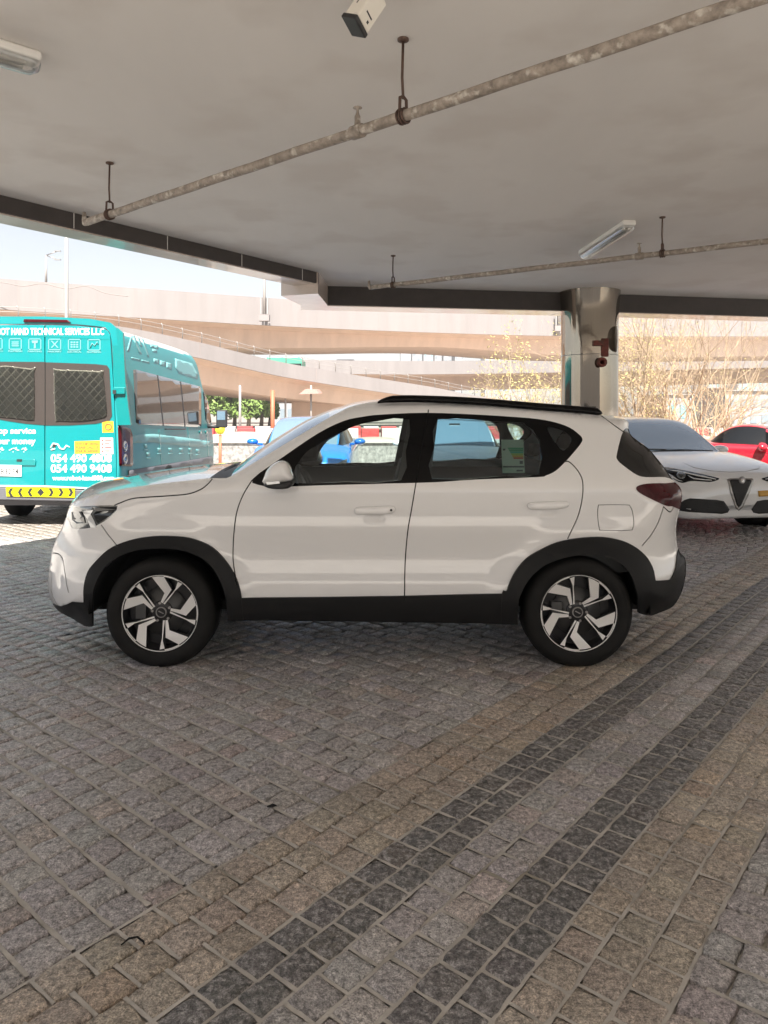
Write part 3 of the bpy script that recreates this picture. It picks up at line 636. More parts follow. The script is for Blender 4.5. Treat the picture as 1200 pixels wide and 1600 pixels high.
    def ribbon(pts, hw):
        rows = []
        for s, t, ds, dt in pts:
            h = hw * rs.uniform(.7, 1.25); rw = []
            for k in (-1, 1):
                a, b = wob(s + ds * h * k, t + dt * h * k); rw.append((a * eS[0] + b * dS[0], a * eS[1] + b * dS[1], -.0045 + rs.uniform(-.0012, .0012)))
            rows.append(rw)
        sb.grid(rows)
    for r_ in range(-30, 206):
        t = (r_ + .5) * PT; run = []
        for s in np.arange(-22, 16, .06):
            x = s * eS[0] + t * dS[0]; y = s * eS[1] + t * dS[1]
            if .75 < y < 15.2 and abs(x) < .60 * y + 1.3 and not (-2.0 < s < -.633): run.append((s, t, 0, 1))
            elif len(run) > 1: ribbon(run, .0085); run = []
            else: run = []
        if len(run) > 1: ribbon(run, .0085)
    for s in (-2.0, -1.63, -1.525, -1.42, -1.305, -1.19, -1.08, -.97, -.858, -.745, -.633):
        run = [(s, t, 1, 0) for t in np.arange(-1, 22, .06) if .75 < s * eS[1] + t * dS[1] < 15.2 and abs(s * eS[0] + t * dS[0]) < .60 * (s * eS[1] + t * dS[1]) + 1.3]
        ribbon(run, .0065)
    for (a, b, n, col) in bands:
        wd = (b - a) / n
        for j in range(n):
            for r_ in range(-30, 206):
                t = (r_ + .5 + STG[j % 2]) * PT; run = [(s, t, 0, 1) for s in np.linspace(a + wd * j, a + wd * (j + 1), 4)]
                s = a + wd * (j + .5); x = s * eS[0] + t * dS[0]; y = s * eS[1] + t * dS[1]
                if .75 < y < 15.2 and abs(x) < .60 * y + 1.3: ribbon(run, .0065)
    tag(sb.build('joint_sand', M['joint'], fix=False), kind='structure')
make_setts()
# a few bits of litter
for px, py, pts in ((425, 1262, [(-.02,0,0),(0,.012,.004),(.018,.002,.003),(.004,-.008,.002)]), (208, 1474, None)):
    c = MB(); q = G(px, py)
    if pts: c.prism([q + Vector(p) + Vector((0, 0, .003)) for p in pts], (0, 0, .003)); o = c.build('dry_leaf', M['rubber'], None, tuple(q)); tag(o, 'tiny dark scrap of leaf lying on the grey setts', 'leaf')
    else: c.tube([q + Vector(p) for p in ((-.03,-.012,.004),(-.015,.008,.008),(.008,.012,.01),(.03,.0,.005),(.036,-.012,.004))], [.002,.003,.003,.003,.001], 5); tag(c.build('twig', M['rubber'], None, tuple(q)), 'curved dark twig lying on the tan setts', 'twig')

# ------------------------------------------------------------------ the overpass we stand under
CZ = 3.08; HC = CZ - CH
def Cc(px, py, z=CZ):
    Y = (z - CH) * F / (HY - py); return Vector(((px - CX) * Y / F, Y, z))
def ceil_mat():
    m = mat('ceiling_concrete', (.77, .74, .705), .85, var=.05, vscale=1.1, bump=.003, bscale=9, detail=8, stain=((.71, .67, .63), 1.4, .50), stretch=(1, .35, 1)); return m
M['ceil'] = ceil_mat(); M['darkband'] = mat('dark_painted_band', (.045, .036, .033), .55, var=.2, vscale=8)
M['edgeclad'] = mat('edge_render', (.58, .49, .43), .22, var=.12, vscale=2, coat=.5)
A_ = Cc(0, 305); B_ = Cc(496, 426); C_ = Cc(510, 447); D_ = Cc(880, 457); E_ = Cc(1200, 468)
sl = (B_ - A_); A2 = A_ + sl * ((-3.4 - A_.y) / sl.y); E2 = D_ + (E_ - D_) * 3.4
OV = thing('overpass', (0, 0, CZ), 'wide concrete overpass deck forming the ceiling above the parked white SUV', 'overpass')
c = MB(); outl = [A2, B_, C_, D_, E2, Vector((E2.x, -3.4, CZ))]; c.prism(outl, (0, 0, .9)); c.build('deck_slab', M['ceil'], OV)
def wall(a, b, z0, z1, th, side, mb, mi=0, gap=0):
    a = Vector(a); b = Vector(b); d = (b - a).normalized(); n = Vector((-d.y, d.x, 0)) * side
    q = [a + n * gap, b + n * gap, b + n * (gap + th), a + n * (gap + th)]; mb.prism([(p.x, p.y, z0) for p in q], (0, 0, z1 - z0), mi)
c = MB(); wall(A2, B_, CZ - .125, CZ - .003, .02, 1, c, gap=-.02); c.build('dark_band', M['darkband'], OV)
c = MB(); wall(C_ + Vector((.02,0,0)), D_, CZ - .235, CZ - .003, .02, 1, c, gap=-.02); wall(D_, E2, CZ - .235, CZ - .003, .02, 1, c, gap=-.02); c.build('dark_band', M['darkband'], OV)
c = MB(); wall(A2, B_, CZ - .135, CZ + .9, .26, 1, c); wall(A2, B_, CZ + .89, CZ + 2.5, .2, 1, c, gap=.03); c.build('edge_beam', M['edgeclad'], OV)  # upper wall: unseen parapet, height raised to keep the shade outside
c = MB(); wall(C_, D_, CZ - .245, CZ + .9, .42, 1, c); wall(D_, E2, CZ - .245, CZ + .9, .42, 1, c); c.build('edge_beam', M['edgeclad'], OV)
c = MB(); q = [B_ + Vector((.01,-.05,0)), C_ + Vector((.02,0,0)), C_ + Vector((0,.41,0)), C_ + Vector((-.36,.38,0)), C_ + Vector((-.30,.02,0)), B_ + Vector((-.42,.10,0))]
c.prism([(p.x, p.y, CZ - .243) for p in q], (0, 0, .3)); c.build('corner_block', M['edgeclad'], OV)
c = MB()
for t in np.linspace(.02, .98, 16): 
    p = A2 + (B_ - A2) * t; d = (B_ - A2).normalized(); n = Vector((-d.y, d.x, 0)); q = p - n * .022; c.prism([(q.x, q.y, CZ - .125), (q.x + d.x*.006, q.y + d.y*.006, CZ - .125), (q.x + d.x*.006, q.y + d.y*.006, CZ - .003), (q.x, q.y, CZ - .003)], tuple(n * .003))
c.build('band_joints', M['ceil'], OV)['kind'] = 'stuff'

# unseen beige wall added behind the viewer to cut low sky light
c = MB(); c.box((-30, -15.5, 0), (14, -15, 5.6)); M['sky_blocker'] = mat('beige_blocker', (.46, .44, .42), .85, var=.08, vscale=.5); tag(c.build('sky_blocker_wall', M['sky_blocker'], None, (-8, -15.2, 0)), kind='structure')
# polished column
M['polished'] = mat('polished_cladding', (.36, .325, .28), .07, metal=.97, var=.05, vscale=1.5, bump=.002, bscale=1.6)
cx, cy, cr = 2.665, 9.58, .36
COL = thing('column', (cx, cy, 0), 'round column in polished metal cladding holding up the overpass edge', 'column')
c = MB(); c.lathe([(cr, -.1), (cr, 2.5), (cr + .005, 2.8), (cr + .018, 2.98), (cr + .028, CZ - .001)], (cx, cy, 0), 'z', 96); c.build('cladding', M['polished'], COL)
for z in (.65, 1.45, 2.25):
    c = MB(); c.lathe([(cr + .0005, z - .004), (cr + .0025, z - .004), (cr + .0025, z + .004), (cr + .0005, z + .004)], (cx, cy, 0), 'z', 96); c.build('seam', M['steel'], COL)
M['fitting2'] = mat('disc_enamel', (.62, .57, .52), .4); M['rust'] = mat('rusty_red_paint', (.16, .035, .022), .6, var=.4, vscale=30, bump=.002, bscale=80, stain=((.09, .04, .025), 12, .5))
HY_ = thing('pipe_bracket', (cx + .1, cy - cr, 2.5), 'rusty red bracket with round flange clamped to the polished column', 'bracket')
c = MB(); q = P(944, 545, cy - .34); c.box((q.x - .045, q.y - .03, q.z - .10), (q.x + .05, q.y + .12, q.z + .13)); bevel(c.build('back_plate', M['rust'], HY_), .01)
c = MB(); q = P(938, 536, cy - .40); c.box((q.x - .09, q.y - .03, q.z - .03), (q.x + .05, q.y + .1, q.z + .03)); c.build('arm', M['rust'], HY_)
c = MB(); q = P(940, 566, cy - .42); c.lathe([(.028, -.03), (.062, -.03), (.062, .0), (.045, .02), (.045, .2)], q, 'y', 24); c.lathe([(.028, -.03), (.026, .1)], q, 'y', 24); c.build('flange', M['rust'], HY_)
c = MB(); q = P(962, 530, cy - .24); D3 = Matrix.Translation(q) @ Matrix.Rotation(R(-101), 4, 'Z')
c.lathe([(0, -.016), (.10, -.012), (.15, -.005), (.165, .0), (.165, .007), (0, .007)], (0, 0, 0), 'y', 40); c.xform(D3); tag(c.build('convex_mirror', M['fitting2'], None, tuple(q)), 'round metal disc seen edge-on beside the polished column', 'mirror')

# pipes under the ceiling
M['pipe'] = mat('scuffed_pipe', (.30, .255, .215), .6, var=.45, vscale=26, bump=.002, bscale=60, stain=((.60, .56, .50), 22, .56))
M['hanger'] = mat('rusty_hanger', (.10, .06, .045), .6, metal=.3, var=.3, vscale=40)
def pipe(a, b, r, hang, heads, label, hookend):
    a = Vector(a); b = Vector(b); d = (b - a).normalized(); T = thing('sprinkler_pipe', tuple((a + b) / 2), label, 'pipe', 'sprinkler pipes hung under the overpass')
    c = MB(); n = 30; pts = [a + (b - a) * (i / n) + Vector((0, 0, .0015 * math.sin(i * 1.7))) for i in range(n + 1)]
    c.tube(pts, r, 14); c.build('pipe', M['pipe'], T)
    for k in hang:
        p = a + (b - a) * k; h = MB(); h.tube([Vector((p.x, p.y, CZ)), Vector((p.x - .004, p.y, (p.z + CZ) / 2)), Vector((p.x, p.y, p.z + r + .05))], .006, 6); h.lathe([(.024, 0), (.024, -.008), (.008, -.014)], (p.x, p.y, CZ - .0005), 'z', 16)
        hr = h.build('hanger_rod', M['hanger'], T)
        h = MB(); sd_ = Vector((-d.y, d.x, 0)); rr = r + .006
        ring = [p + sd_ * (rr * math.cos(t)) + Vector((0, 0, rr * math.sin(t))) for t in np.linspace(0, math.pi * 2, 21)]
        for off in (-.014, 0, .014): h.tube([q + d * off for q in ring], .005, 6, caps=False)
        h.tube([p + sd_ * rr * .8 + Vector((0, 0, rr * .5)), p + sd_ * rr * .7 + Vector((0, 0, r + .05)), p + Vector((0, 0, r + .06))], .007, 6); h.tube([p - sd_ * rr * .8 + Vector((0, 0, rr * .5)), p - sd_ * rr * .7 + Vector((0, 0, r + .05)), p + Vector((0, 0, r + .06))], .007, 6)
        h.build('clamp', M['hanger'], T)
    for k in heads:
        p = a + (b - a) * k; h = MB(); h.tube([p - d * .03, p + d * .03], r + .007, 14); h.lathe([(.014, 0), (.013, .045), (.010, .05), (.006, .062), (.006, .078), (.020, .080), (.020, .083), (0, .085)], p + Vector((0, 0, r)), 'z', 12); h.build('sprinkler_head', M['pipe'], T)
    if hookend:
        h = MB(); h.tube([a, a - d * .02, a - d * .035 + Vector((0, 0, .02)), a - d * .035 + Vector((0, 0, .07))], [r, r, r * .7, r * .45], 12); h.build('end_cap', M['pipe'], T)
def onz(px, py, z): return Cc(px, py, z)
z1 = 2.755; pa = onz(136, 347, z1); pb = onz(1165, 3, z1); pb = pa + (pb - pa) * 1.25
fr = lambda a, b, p: (Vector(p) - a).dot((b - a)) / (b - a).length_squared
pipe(pa, pb, .0235, [fr(pa, pb, onz(q[0], q[1], z1)) for q in ((166, 334), (626, 180))] + [.97], [fr(pa, pb, onz(557, 205, z1))], 'long scuffed pipe hung near the camera, rising to the upper right', True)
z2 = 2.787; pa = onz(581, 449, z2); pb = onz(1200, 377, z2); pb = pa + (pb - pa) * 1.8
pipe(pa, pb, .0225, [fr(pa, pb, onz(q[0], q[1], z2)) for q in ((610, 444), (1032, 394))] + [.85], [fr(pa, pb, onz(1000, 401, z2))], 'far thin pipe hung in front of the polished column', True)
# strip lights (off)
M['lens'] = glass('fitting_lens', (.95, .94, .92), .06, rough=.2); M['fitting'] = mat('fitting_body', (.78, .76, .72), .5); M['tube'] = mat('lamp_tube', (.8, .79, .76), .3)
def batten(a, b, label):
    a = Vector(a); b = Vector(b); ln = (b - a).length; m = (a + b) / 2; rot = math.atan2((b - a).y, (b - a).x); T = thing('strip_light', (m.x, m.y, CZ), label, 'light fitting', 'strip lights on the ceiling')
    Mx = Matrix.Translation((m.x, m.y, CZ)) @ Matrix.Rotation(rot, 4, 'Z'); h = ln / 2
    c = MB(); c.box((-h, -.055, -.045), (h, .055, -.0005), M=Mx); bevel(c.build('housing', M['fitting'], T), .015, 3)
    c = MB(); rows = []
    for x, k in ((-h - .002, 0), (-h, .6), (-h + .03, .95), (-h + .06, 1), (h - .06, 1), (h - .03, .95), (h, .6), (h + .002, 0)):
        rows.append([Mx @ Vector((x, .058 * k * math.cos(t), -.046 - .05 * k * math.sin(t))) for t in np.linspace(0, math.pi, 13)])
    c.grid(rows); c.build('diffuser', M['lens'], T)
    for y in (-.022, .022): c = MB(); c.tube([Mx @ Vector((-h + .06, y, -.062)), Mx @ Vector((h - .06, y, -.062))], .012, 10); c.build('lamp_tube', M['tube'], T)
batten(Cc(912, 391), Cc(984, 343), 'clear-lensed strip light on the ceiling above the second pipe')
b0 = Cc(60, 86, CZ); dd = Vector((.30, .95, 0)).normalized(); b0 = Vector((b0.x, b0.y, CZ)); batten(b0 - dd * 1.25 + Vector((-.55,.35,0)), b0, 'strip light cut off by the upper left picture corner')
# little ceiling camera
M['cctv'] = mat('cream_housing', (.74, .70, .62), .4)
q = P(568, 20, 2.62)
za = Vector((.52, .12, .84)).normalized(); xa = Vector((.80, -.50, -.30)); xa = (xa - za * xa.dot(za)).normalized(); ya = za.cross(xa)
Mx = Matrix.Translation(q) @ Matrix((xa, ya, za)).transposed().to_4x4()
T = thing('security_camera', tuple(q + Vector((0, 0, .1))), 'cream security camera with dark visor hanging from the ceiling at the top edge', 'security camera')
c = MB(); c.box((-.032, -.042, -.050), (.032, .042, .085), M=Mx); bevel(c.build('housing', M['cctv'], T), .008, 3)
c = MB(); c.box((-.034, -.046, -.068), (.034, .044, -.049), M=Mx); bevel(c.build('visor', M['black'], T), .004)
c = MB(); c.tube([Mx @ Vector((.02, 0, .08)), Mx @ Vector((.03, -.01, .12)), q + Vector((.09, .02, CZ - q.z))], .014, 10); c.lathe([(.04, 0), (.04, -.02), (.015, -.03)], q + Vector((.09, .02, CZ - q.z - .0005)), 'z', 24); c.build('mount', M['rust'], T)
c = MB(); c.box((.0315, -.02, -.01), (.0328, .02, -.004), M=Mx); c.box((.0315, .006, -.032), (.0328, .016, -.022), M=Mx); c.box((-.01, -.0428, 0), (-.006, -.0415, .05), M=Mx); c.build('print_marks', M['black'], T)
# ------------------------------------------------------------------ flyovers, far ground, buildings, trees
M['conc'] = mat('pale_concrete', (.22, .19, .17), .85, var=.06, vscale=.35, bump=.01, bscale=3)
M['screen'] = mat('parapet_panel', (.20, .181, .176), .8, var=.09, vscale=1.2, stretch=(1, 1, .10))
M['soffit'] = mat('bounce_tinted_concrete', (.64, .485, .38), .85, var=.10, vscale=.9, stretch=(1, 1, .12), bump=.01, bscale=2)  # warm ground bounce is put into this peach base colour
M['jointline'] = mat('panel_joint', (.22, .19, .18), .8)
def flyover(name, label, top, hp, width, depth, over=1.6, pitch=5., parent_rail=False, fascia=.35, mats=None, thick_first=0):
    """top: list of parapet-top points; depth: girder depth at each point below the deck"""
    pts = [Vector(p) for p in spline(top, 8)]; dp = [float(d[0]) for d in spline([(d,) for d in depth], 8)]; n = len(pts)
    T = thing(name, (pts[n//2].x, pts[n//2].y, 0), label, 'flyover')
    nr = []
    for i in range(n):
        d = (pts[min(i+1, n-1)] - pts[max(i-1, 0)]); d.z = 0; d.normalize(); nr.append(Vector((-d.y, d.x, 0)))      # away from camera
    def row(i, o, z): return pts[i] + nr[i] * o + Vector((0, 0, z))
    c = MB(); c.grid([[row(i, .35, 0), row(i, 0, 0), row(i, 0, -hp), row(i, -.06, -hp), row(i, -.06, -hp - .22), row(i, .1, -hp - .22)] for i in range(n)], smooth=False)
    c.grid([[row(i, .35, 0), row(i, .35, -hp + .1)] for i in range(n)], smooth=False)
    acc = 0
    for i in range(1, n):
        L_ = (pts[i] - pts[i-1]).length; k = acc
        while k < L_:
            p = pts[i-1] + (pts[i] - pts[i-1]) * (k / L_); d = (pts[i] - pts[i-1]).normalized(); nn = nr[i]
            q = p - nn * .02; c.prism([q, q + d * .07, q + d * .07 - Vector((0, 0, hp)), q - Vector((0, 0, hp))], nn * .01, 1); k += pitch
        acc = k - L_
    c.build('parapet', [M['screen'], M['jointline']], T, fix=False)
    c = MB(); c.grid([[row(i, .1, -hp - .18), row(i, over, -hp - .45), row(i, over + .35, -hp - dp[i]), row(i, width - over - .35, -hp - dp[i]), row(i, width - over, -hp - .45), row(i, width, -hp - .2), row(i, width, -hp + .05), row(i, .1, -hp + .05)] for i in range(n)], smooth=False)
    c.build('girder', M['soffit'], T, fix=False)
    c = MB(); c.grid([[row(i, width, -hp - .2), row(i, width, 0), row(i, width - .3, 0), row(i, width - .3, -hp)] for i in range(n)], smooth=False); c.build('parapet', M['screen'], T, fix=False)
    return T, pts, nr
# A: the high one
FA, ptA, nA = flyover('flyover', 'high curved flyover with tall pale panelled parapet crossing the whole view', [P(-420, 388, 50), P(-150, 415, 55), P(0, 435, 59), P(240, 452, 62), P(474, 469, 67), P(700, 481, 72), P(880, 488, 77), P(1100, 491, 82), P(1500, 493, 90)], 2.25, 13, [2.6, 2.6, 2.6, 2.4, 1.9, 1.4, 2.0, 2.3, 2.3], 1.8, 4.4)
for px, Y in ((-260, 60), (1560, 95)):
    c = MB(); p = P(px, 600, Y); c.box((p.x - 1.2, p.y - 1, 0), (p.x + 1.2, p.y + 1, 7.8)); c.build('pier', M['soffit'], FA)
# C: the middle one, behind
FC, ptC, nC = flyover('flyover', 'middle flyover running level behind the curved ramp', [P(300, 561, 96), P(470, 562, 98), P(640, 564, 100), P(850, 562, 103), P(1100, 557, 106), P(1500, 548, 110)], 1.6, 12, [2.2]*6, 2.0, 8)
c = MB(); p = P(1114, 620, 112); c.box((p.x - 1.8, p.y - 1.6, 0), (p.x + 1.8, p.y + 1.6, 5.2)); c.build('pier', M['soffit'], FC)
# B: the ramp that sweeps down
FB, ptB, nB = flyover('ramp', 'lower curved ramp with thin railing sweeping down to the right', [P(-250, 494, 36), P(-60, 496, 38), P(60, 499, 39.5), P(186, 510, 42), P(303, 533, 45), P(381, 552, 47.5), P(451, 568, 50), P(556, 586, 53), P(671, 604, 57), P(763, 621, 60), P(900, 634, 66)], .75, 8.5, [1.7, 1.7, 1.7, 1.7, 1.65, 1.55, 1.5, 1.35, 1.15, .9, .5], 1.1, 9)
rail = MB(); M['rail'] = mat('rail_metal', (.30, .28, .265), .5, metal=.2)
zt = Vector((0, 0, 1)); pr = []
for i in range(0, len(ptB)): pr.append(ptB[i] + nB[i] * .1)
for h in (.35, .6): rail.tube([p + zt * h for p in pr], .015, 5)
rail.build('handrail', M['rail'], FB)
acc = 0
for i in range(1, len(pr)):
    L_ = (pr[i] - pr[i-1]).length; k = acc
    while k < L_:
        p = pr[i-1] + (pr[i] - pr[i-1]) * (k / L_); m_ = MB(); m_.tube([p, p + zt * .55, p + zt * .66 - nB[i] * .1 + Vector((-.1,0,0))], .032, 5); m_.build('rail_post', M['rail'], FB); k += 1.3
    acc = k - L_
c = MB(); p = P(512, 640, 57); c.box((p.x - 2.6, p.y - 1.5, 0), (p.x + 2.4, p.y + 2.5, P(0, 619, 57).z)); c.build('abutment', M['soffit'], FB)
c = MB(); c.box((p.x - 2.8, p.y - 1.7, P(0, 623, 57).z), (p.x + 2.4, p.y - 1.51, P(0, 618, 57).z)); c.build('abutment_dark_strip', M['jointline'], FB)  # darker strip across the top of the abutment
# lamp posts
def lamp(px, y0, y1, Y, r, label, arms=0, base=True):
    a = P(px, y1, Y); b = P(px, y0, Y); T = thing('lamp_post', tuple(a), label, 'lamp post'); c = MB(); c.tube([a, b], [r * 1.25, r * .8], 10); c.build('post', M['rail'], T)
    if base:
        for s in (-1, 1): c = MB(); c.box((a.x + s * .28 - .07, a.y - .1, a.z + .5), (a.x + s * .28 + .07, a.y + .1, a.z + 1.9)); c.build('control_box', M['steel'], T)
        c = MB(); c.box((a.x - .45, a.y - .3, a.z - .1), (a.x + .45, a.y + .3, a.z + .45)); c.build('base', M['screen'], T)
    for s in range(arms):
        e = b + Vector((1.2, 0, .45 if s else -.45)); c = MB(); c.tube([b, e], r * .5, 6); c.box((e.x - .3, e.y - .12, e.z - .05), (e.x + .35, e.y + .12, e.z + .06)); c.build('lamp_arm', M['steel'], T)
lamp(413, 395, 500, 64, .12, 'grey lamp post with twin boxes on the high flyover parapet, left of the car roof', 0)
lamp(873, 420, 516, 76, .13, 'lamp post with twin boxes on the high flyover beside the polished column', 0)
lamp(72, 399, 446, 78, .11, 'thin distant lamp post with forked arms against the sky', 2, False)
a = P(104, 640, 24); c = MB(); c.tube([(a.x, a.y, 0), (a.x, a.y, 9.5)], [.075, .045], 14); c.lathe([(.16, 0), (.16, .03), (.09, .06)], (a.x, a.y, 0), 'z', 20); T = thing('lamp_post', (a.x, a.y, 0), 'tall slender cream pole rising behind the turquoise van', 'pole'); c.build('post', M['rail'], T)
c = MB(); c.tube([(a.x, a.y, 9.4), (a.x + .5, a.y, 9.75), (a.x + 1.6, a.y, 9.9)], .03, 8); c.box((a.x + 1.4, a.y - .12, 9.82), (a.x + 2.1, a.y + .12, 9.92)); c.build('lamp_arm', M['rail'], T)
# cable looped along the high parapet
c = MB(); pts = []
for px, py, sag in ((-60, 440, 0), (0, 441, 0), (36, 447, 0), (67, 443, 0), (103, 451, 0), (135, 447, 0), (165, 458, 0), (200, 463, 0)): pts.append(P(px, py, 57.5))
c.tube([Vector(p) for p in spline([tuple(p) for p in pts], 5)], .035, 5); tag(c.build('cable', M['jointline'], None, tuple(pts[3])), 'thin cable drooping along the high flyover parapet', 'cable')
for px, y0, y1, Y, label in ((375, 602, 656, 40, 'pale slim pole in front of the green trees'), (446, 606, 650, 52, 'short pale pole left of the ramp abutment'), (486, 602, 652, 50, 'pole with pink canopy under the ramp')):
    c = MB(); a = P(px, 645, Y); c.tube([(a.x, a.y, 0), (a.x, a.y, P(px, y0, Y).z)], .07, 8); tag(c.build('pole', M['rail'], None, (a.x, a.y, 0)), label, 'pole')
M['orange'] = mat('orange_mast', (.42, .12, .06), .6)
a = P(426, 645, 36); c = MB(); c.tube([(a.x, a.y, 0), (a.x, a.y, P(0, 610, 36).z)], .10, 8); c.box((a.x - .25, a.y - .2, 0), (a.x + .25, a.y + .2, .4)); tag(c.build('mast', M['orange'], None, (a.x, a.y, 0)), 'orange-red mast standing right of the green trees', 'mast')
M['pink'] = mat('pink_canopy', (.34, .20, .17), .7)
c = MB(); c.prism([P(467, 616, 49), P(477, 608, 49), P(494, 609, 49), P(499, 615, 49)], (0, 2.5, .1)); tag(c.build('canopy', M['pink'], None, tuple(P(480, 612, 50))), 'small faded pink canopy hung under the ramp', 'canopy')
# low pale buildings
M['facade'] = mat('pale_facade', (.27, .27, .275), .8, var=.05, vscale=.2); M['fwin'] = mat('facade_window', (.18, .22, .25), .3)
def block(x0, x1, ytop, Y, label, nfl, ncol, dep=10, wcol='fwin', roof=None, name='building'):
    a = P(x0, HY, Y); b = P(x1, HY, Y); zt_ = P(0, ytop, Y).z; T = thing(name, ((a.x + b.x) / 2, Y, 0), label, 'building')
    c = MB(); c.box((a.x, Y, 0), (b.x, Y + dep, zt_)); c.box((a.x - .3, Y - .3, zt_), (b.x + .3, Y + dep + .3, zt_ + (zt_ * .03)))
    wd = (b.x - a.x) / ncol; fh = (zt_ - .5) / nfl
    for i in range(nfl):
        for j in range(ncol):
            if (i * 7 + j * 3) % 5 == 0 and nfl > 4: continue
            c.box((a.x + wd * (j + .2), Y - .06, fh * i + fh * .3), (a.x + wd * (j + .8), Y - .001, fh * i + fh * .8), 1)
    c.build('walls', [M['facade'], M[wcol]], T); return T
block(424, 470, 626, 95, 'low pale building with flat roof beyond the orange mast', 1, 4, 12)
block(470, 560, 634, 110, 'long low building behind the ramp abutment', 1, 8, 12)
M['tealwin'] = mat('teal_window', (.16, .34, .36), .3)
for x0, x1, yt, Y, nf, nc, lb in ((626, 641, 536, 330, 14, 3, 'slim white tower block, leftmost of the far row under the high flyover'), (644, 657, 540, 335, 13, 2, 'white tower block second from the left in the far row'), (662, 677, 534, 325, 14, 3, 'tower block with dark bands in the middle of the far row'), (679, 690, 537, 330, 14, 2, 'narrow tower block right of the banded one'), (693, 708, 541, 340, 12, 2, 'plain pinkish tower block in the far row'), (711, 724, 537, 330, 14, 3, 'tower block with two columns of dark windows in the far row'), (758, 820, 470, 300, 24, 9, 'wide high-rise whose grey top shows above the high flyover'), (758, 766, 540, 310, 12, 2, 'thin tower right of a sky gap in the far row'), (772, 800, 545, 315, 10, 4, 'low broad block beyond the bare shrub by the column'),
    (1105, 1146, 484, 260, 22, 6, 'far high-rise with teal glazing right of the column'), (1152, 1198, 486, 250, 20, 7, 'far white high-rise with rows of teal windows at the right edge')):
    block(x0, x1, yt, Y, lb, nf, nc, 14, 'tealwin' if x0 > 1100 or x0 == 662 else 'fwin', name='tower_block')
block(1134, 1290, 611, 75, 'long white low building at the right edge beyond the shrubs', 2, 9, 10, 'fwin')
block(1040, 1094, 617, 82, 'small pale building with teal windows behind the bare shrubs', 1, 3, 8, 'tealwin')
# retaining wall with coping
M['pebble'] = mat('pebbledash', (.21, .20, .19), .9, var=.6, vscale=9, bump=.02, bscale=14); M['coping'] = mat('coping', (.38, .36, .33), .7)
T = thing('low_wall', (0, 21, 0), 'low pebbledashed wall with pale coping behind the blue car', 'wall')
c = MB(); c.box((-14, 21, -.1), (16, 21.3, .66)); c.build('wall_face', M['pebble'], T); c = MB(); c.box((-14.05, 20.93, .66), (16.05, 21.37, .75)); c.build('coping', M['coping'], T)
# barriers
M['bred'] = mat('red_barrier', (.42, .04, .04), .55, var=.15, vscale=3); M['bwhite'] = mat('white_barrier', (.42, .395, .375), .55, var=.15, vscale=3)
def barrier(m_, nm):
    T = thing('barrier', (0, 0, -50), nm, 'barrier'); c = MB(); c.prism([(x, 0, z) for x, z in ((-.24, 0), (.24, 0), (.22, .18), (.15, .32), (.12, .8), (-.12, .8), (-.15, .32), (-.22, .18))], (0, .82, 0)); c.xform(Matrix.Rotation(R(90), 4, 'Z') @ Matrix.Translation((0, -.41, 0)))
    o = c.build('barrier_body', M[m_], None); o.parent = T; bevel(o, .03)
    return T
br_ = barrier('bred', 'red unit of the red and white plastic barrier row beyond the low wall'); bw_ = barrier('bwhite', 'white unit of the red and white plastic barrier row beyond the low wall')
k = 0
for row_, (Y, x0, x1) in enumerate(((34.5, -13, 17), (39.5, -14, 6))):
    x = x0
    while x < x1:
        src = br_ if k % 2 else bw_
        o = src if (row_ == 0 and k < 2) else dup(src, (0, 0, 0)); o.location = (x, Y + .4 * math.sin(x * .35) + random.uniform(-.1, .1), 0); o.rotation_euler = (0, 0, .14 * math.cos(x * .35) + random.uniform(-.05, .05)); o['group'] = 'red and white barriers beyond the wall'; x += .95; k += 1
# pale sand heap behind the barriers
M['sand'] = mat('sand', (.30, .255, .22), .9, var=.1, vscale=1, bump=.03, bscale=3)
for px, Y, w_, h_, lb in ((380, 31, 3.2, .75, 'pale sand heap left of the blue car beyond the wall'), (585, 32, 2.6, .5, 'low pale sand heap seen through the front door window'), (1000, 30, 5, .9, 'broad sand heap behind the bare shrubs')):
    a = P(px, HY, Y); c = MB(); rows = []
    for i in range(9):
        t = i / 8; rows.append([(a.x + w_ * math.cos(q) * (1 - t) * (1 + .1 * math.sin(3 * q + i)), a.y + w_ * .5 * math.sin(q) * (1 - t), h_ * math.sin(t * 1.57) - .02) for q in np.linspace(0, 6.283, 30)])
    c.grid(rows); tag(c.build('sand_heap', M['sand'], None, (a.x, a.y, 0)), lb, 'sand heap')
# marker with a yellow ball
M['yellow'] = mat('yellow_ball', (.75, .68, .03), .5); a = P(344, HY, 17.2); T = thing('marker_post', (a.x, a.y, 0), 'orange marker post with yellow ball top just right of the van', 'marker')
c = MB(); c.tube([(a.x, a.y, 0), (a.x, a.y, 1.0)], .035, 8); c.build('post', M['orange'], T); c = MB(); z_ = P(0, 671, 17.2).z; c.lathe([(0, -.12), (.07, -.10), (.115, -.03), (.115, .03), (.07, .1), (0, .12)], (a.x, a.y, z_), 'z', 16); c.build('ball', M['yellow'], T)
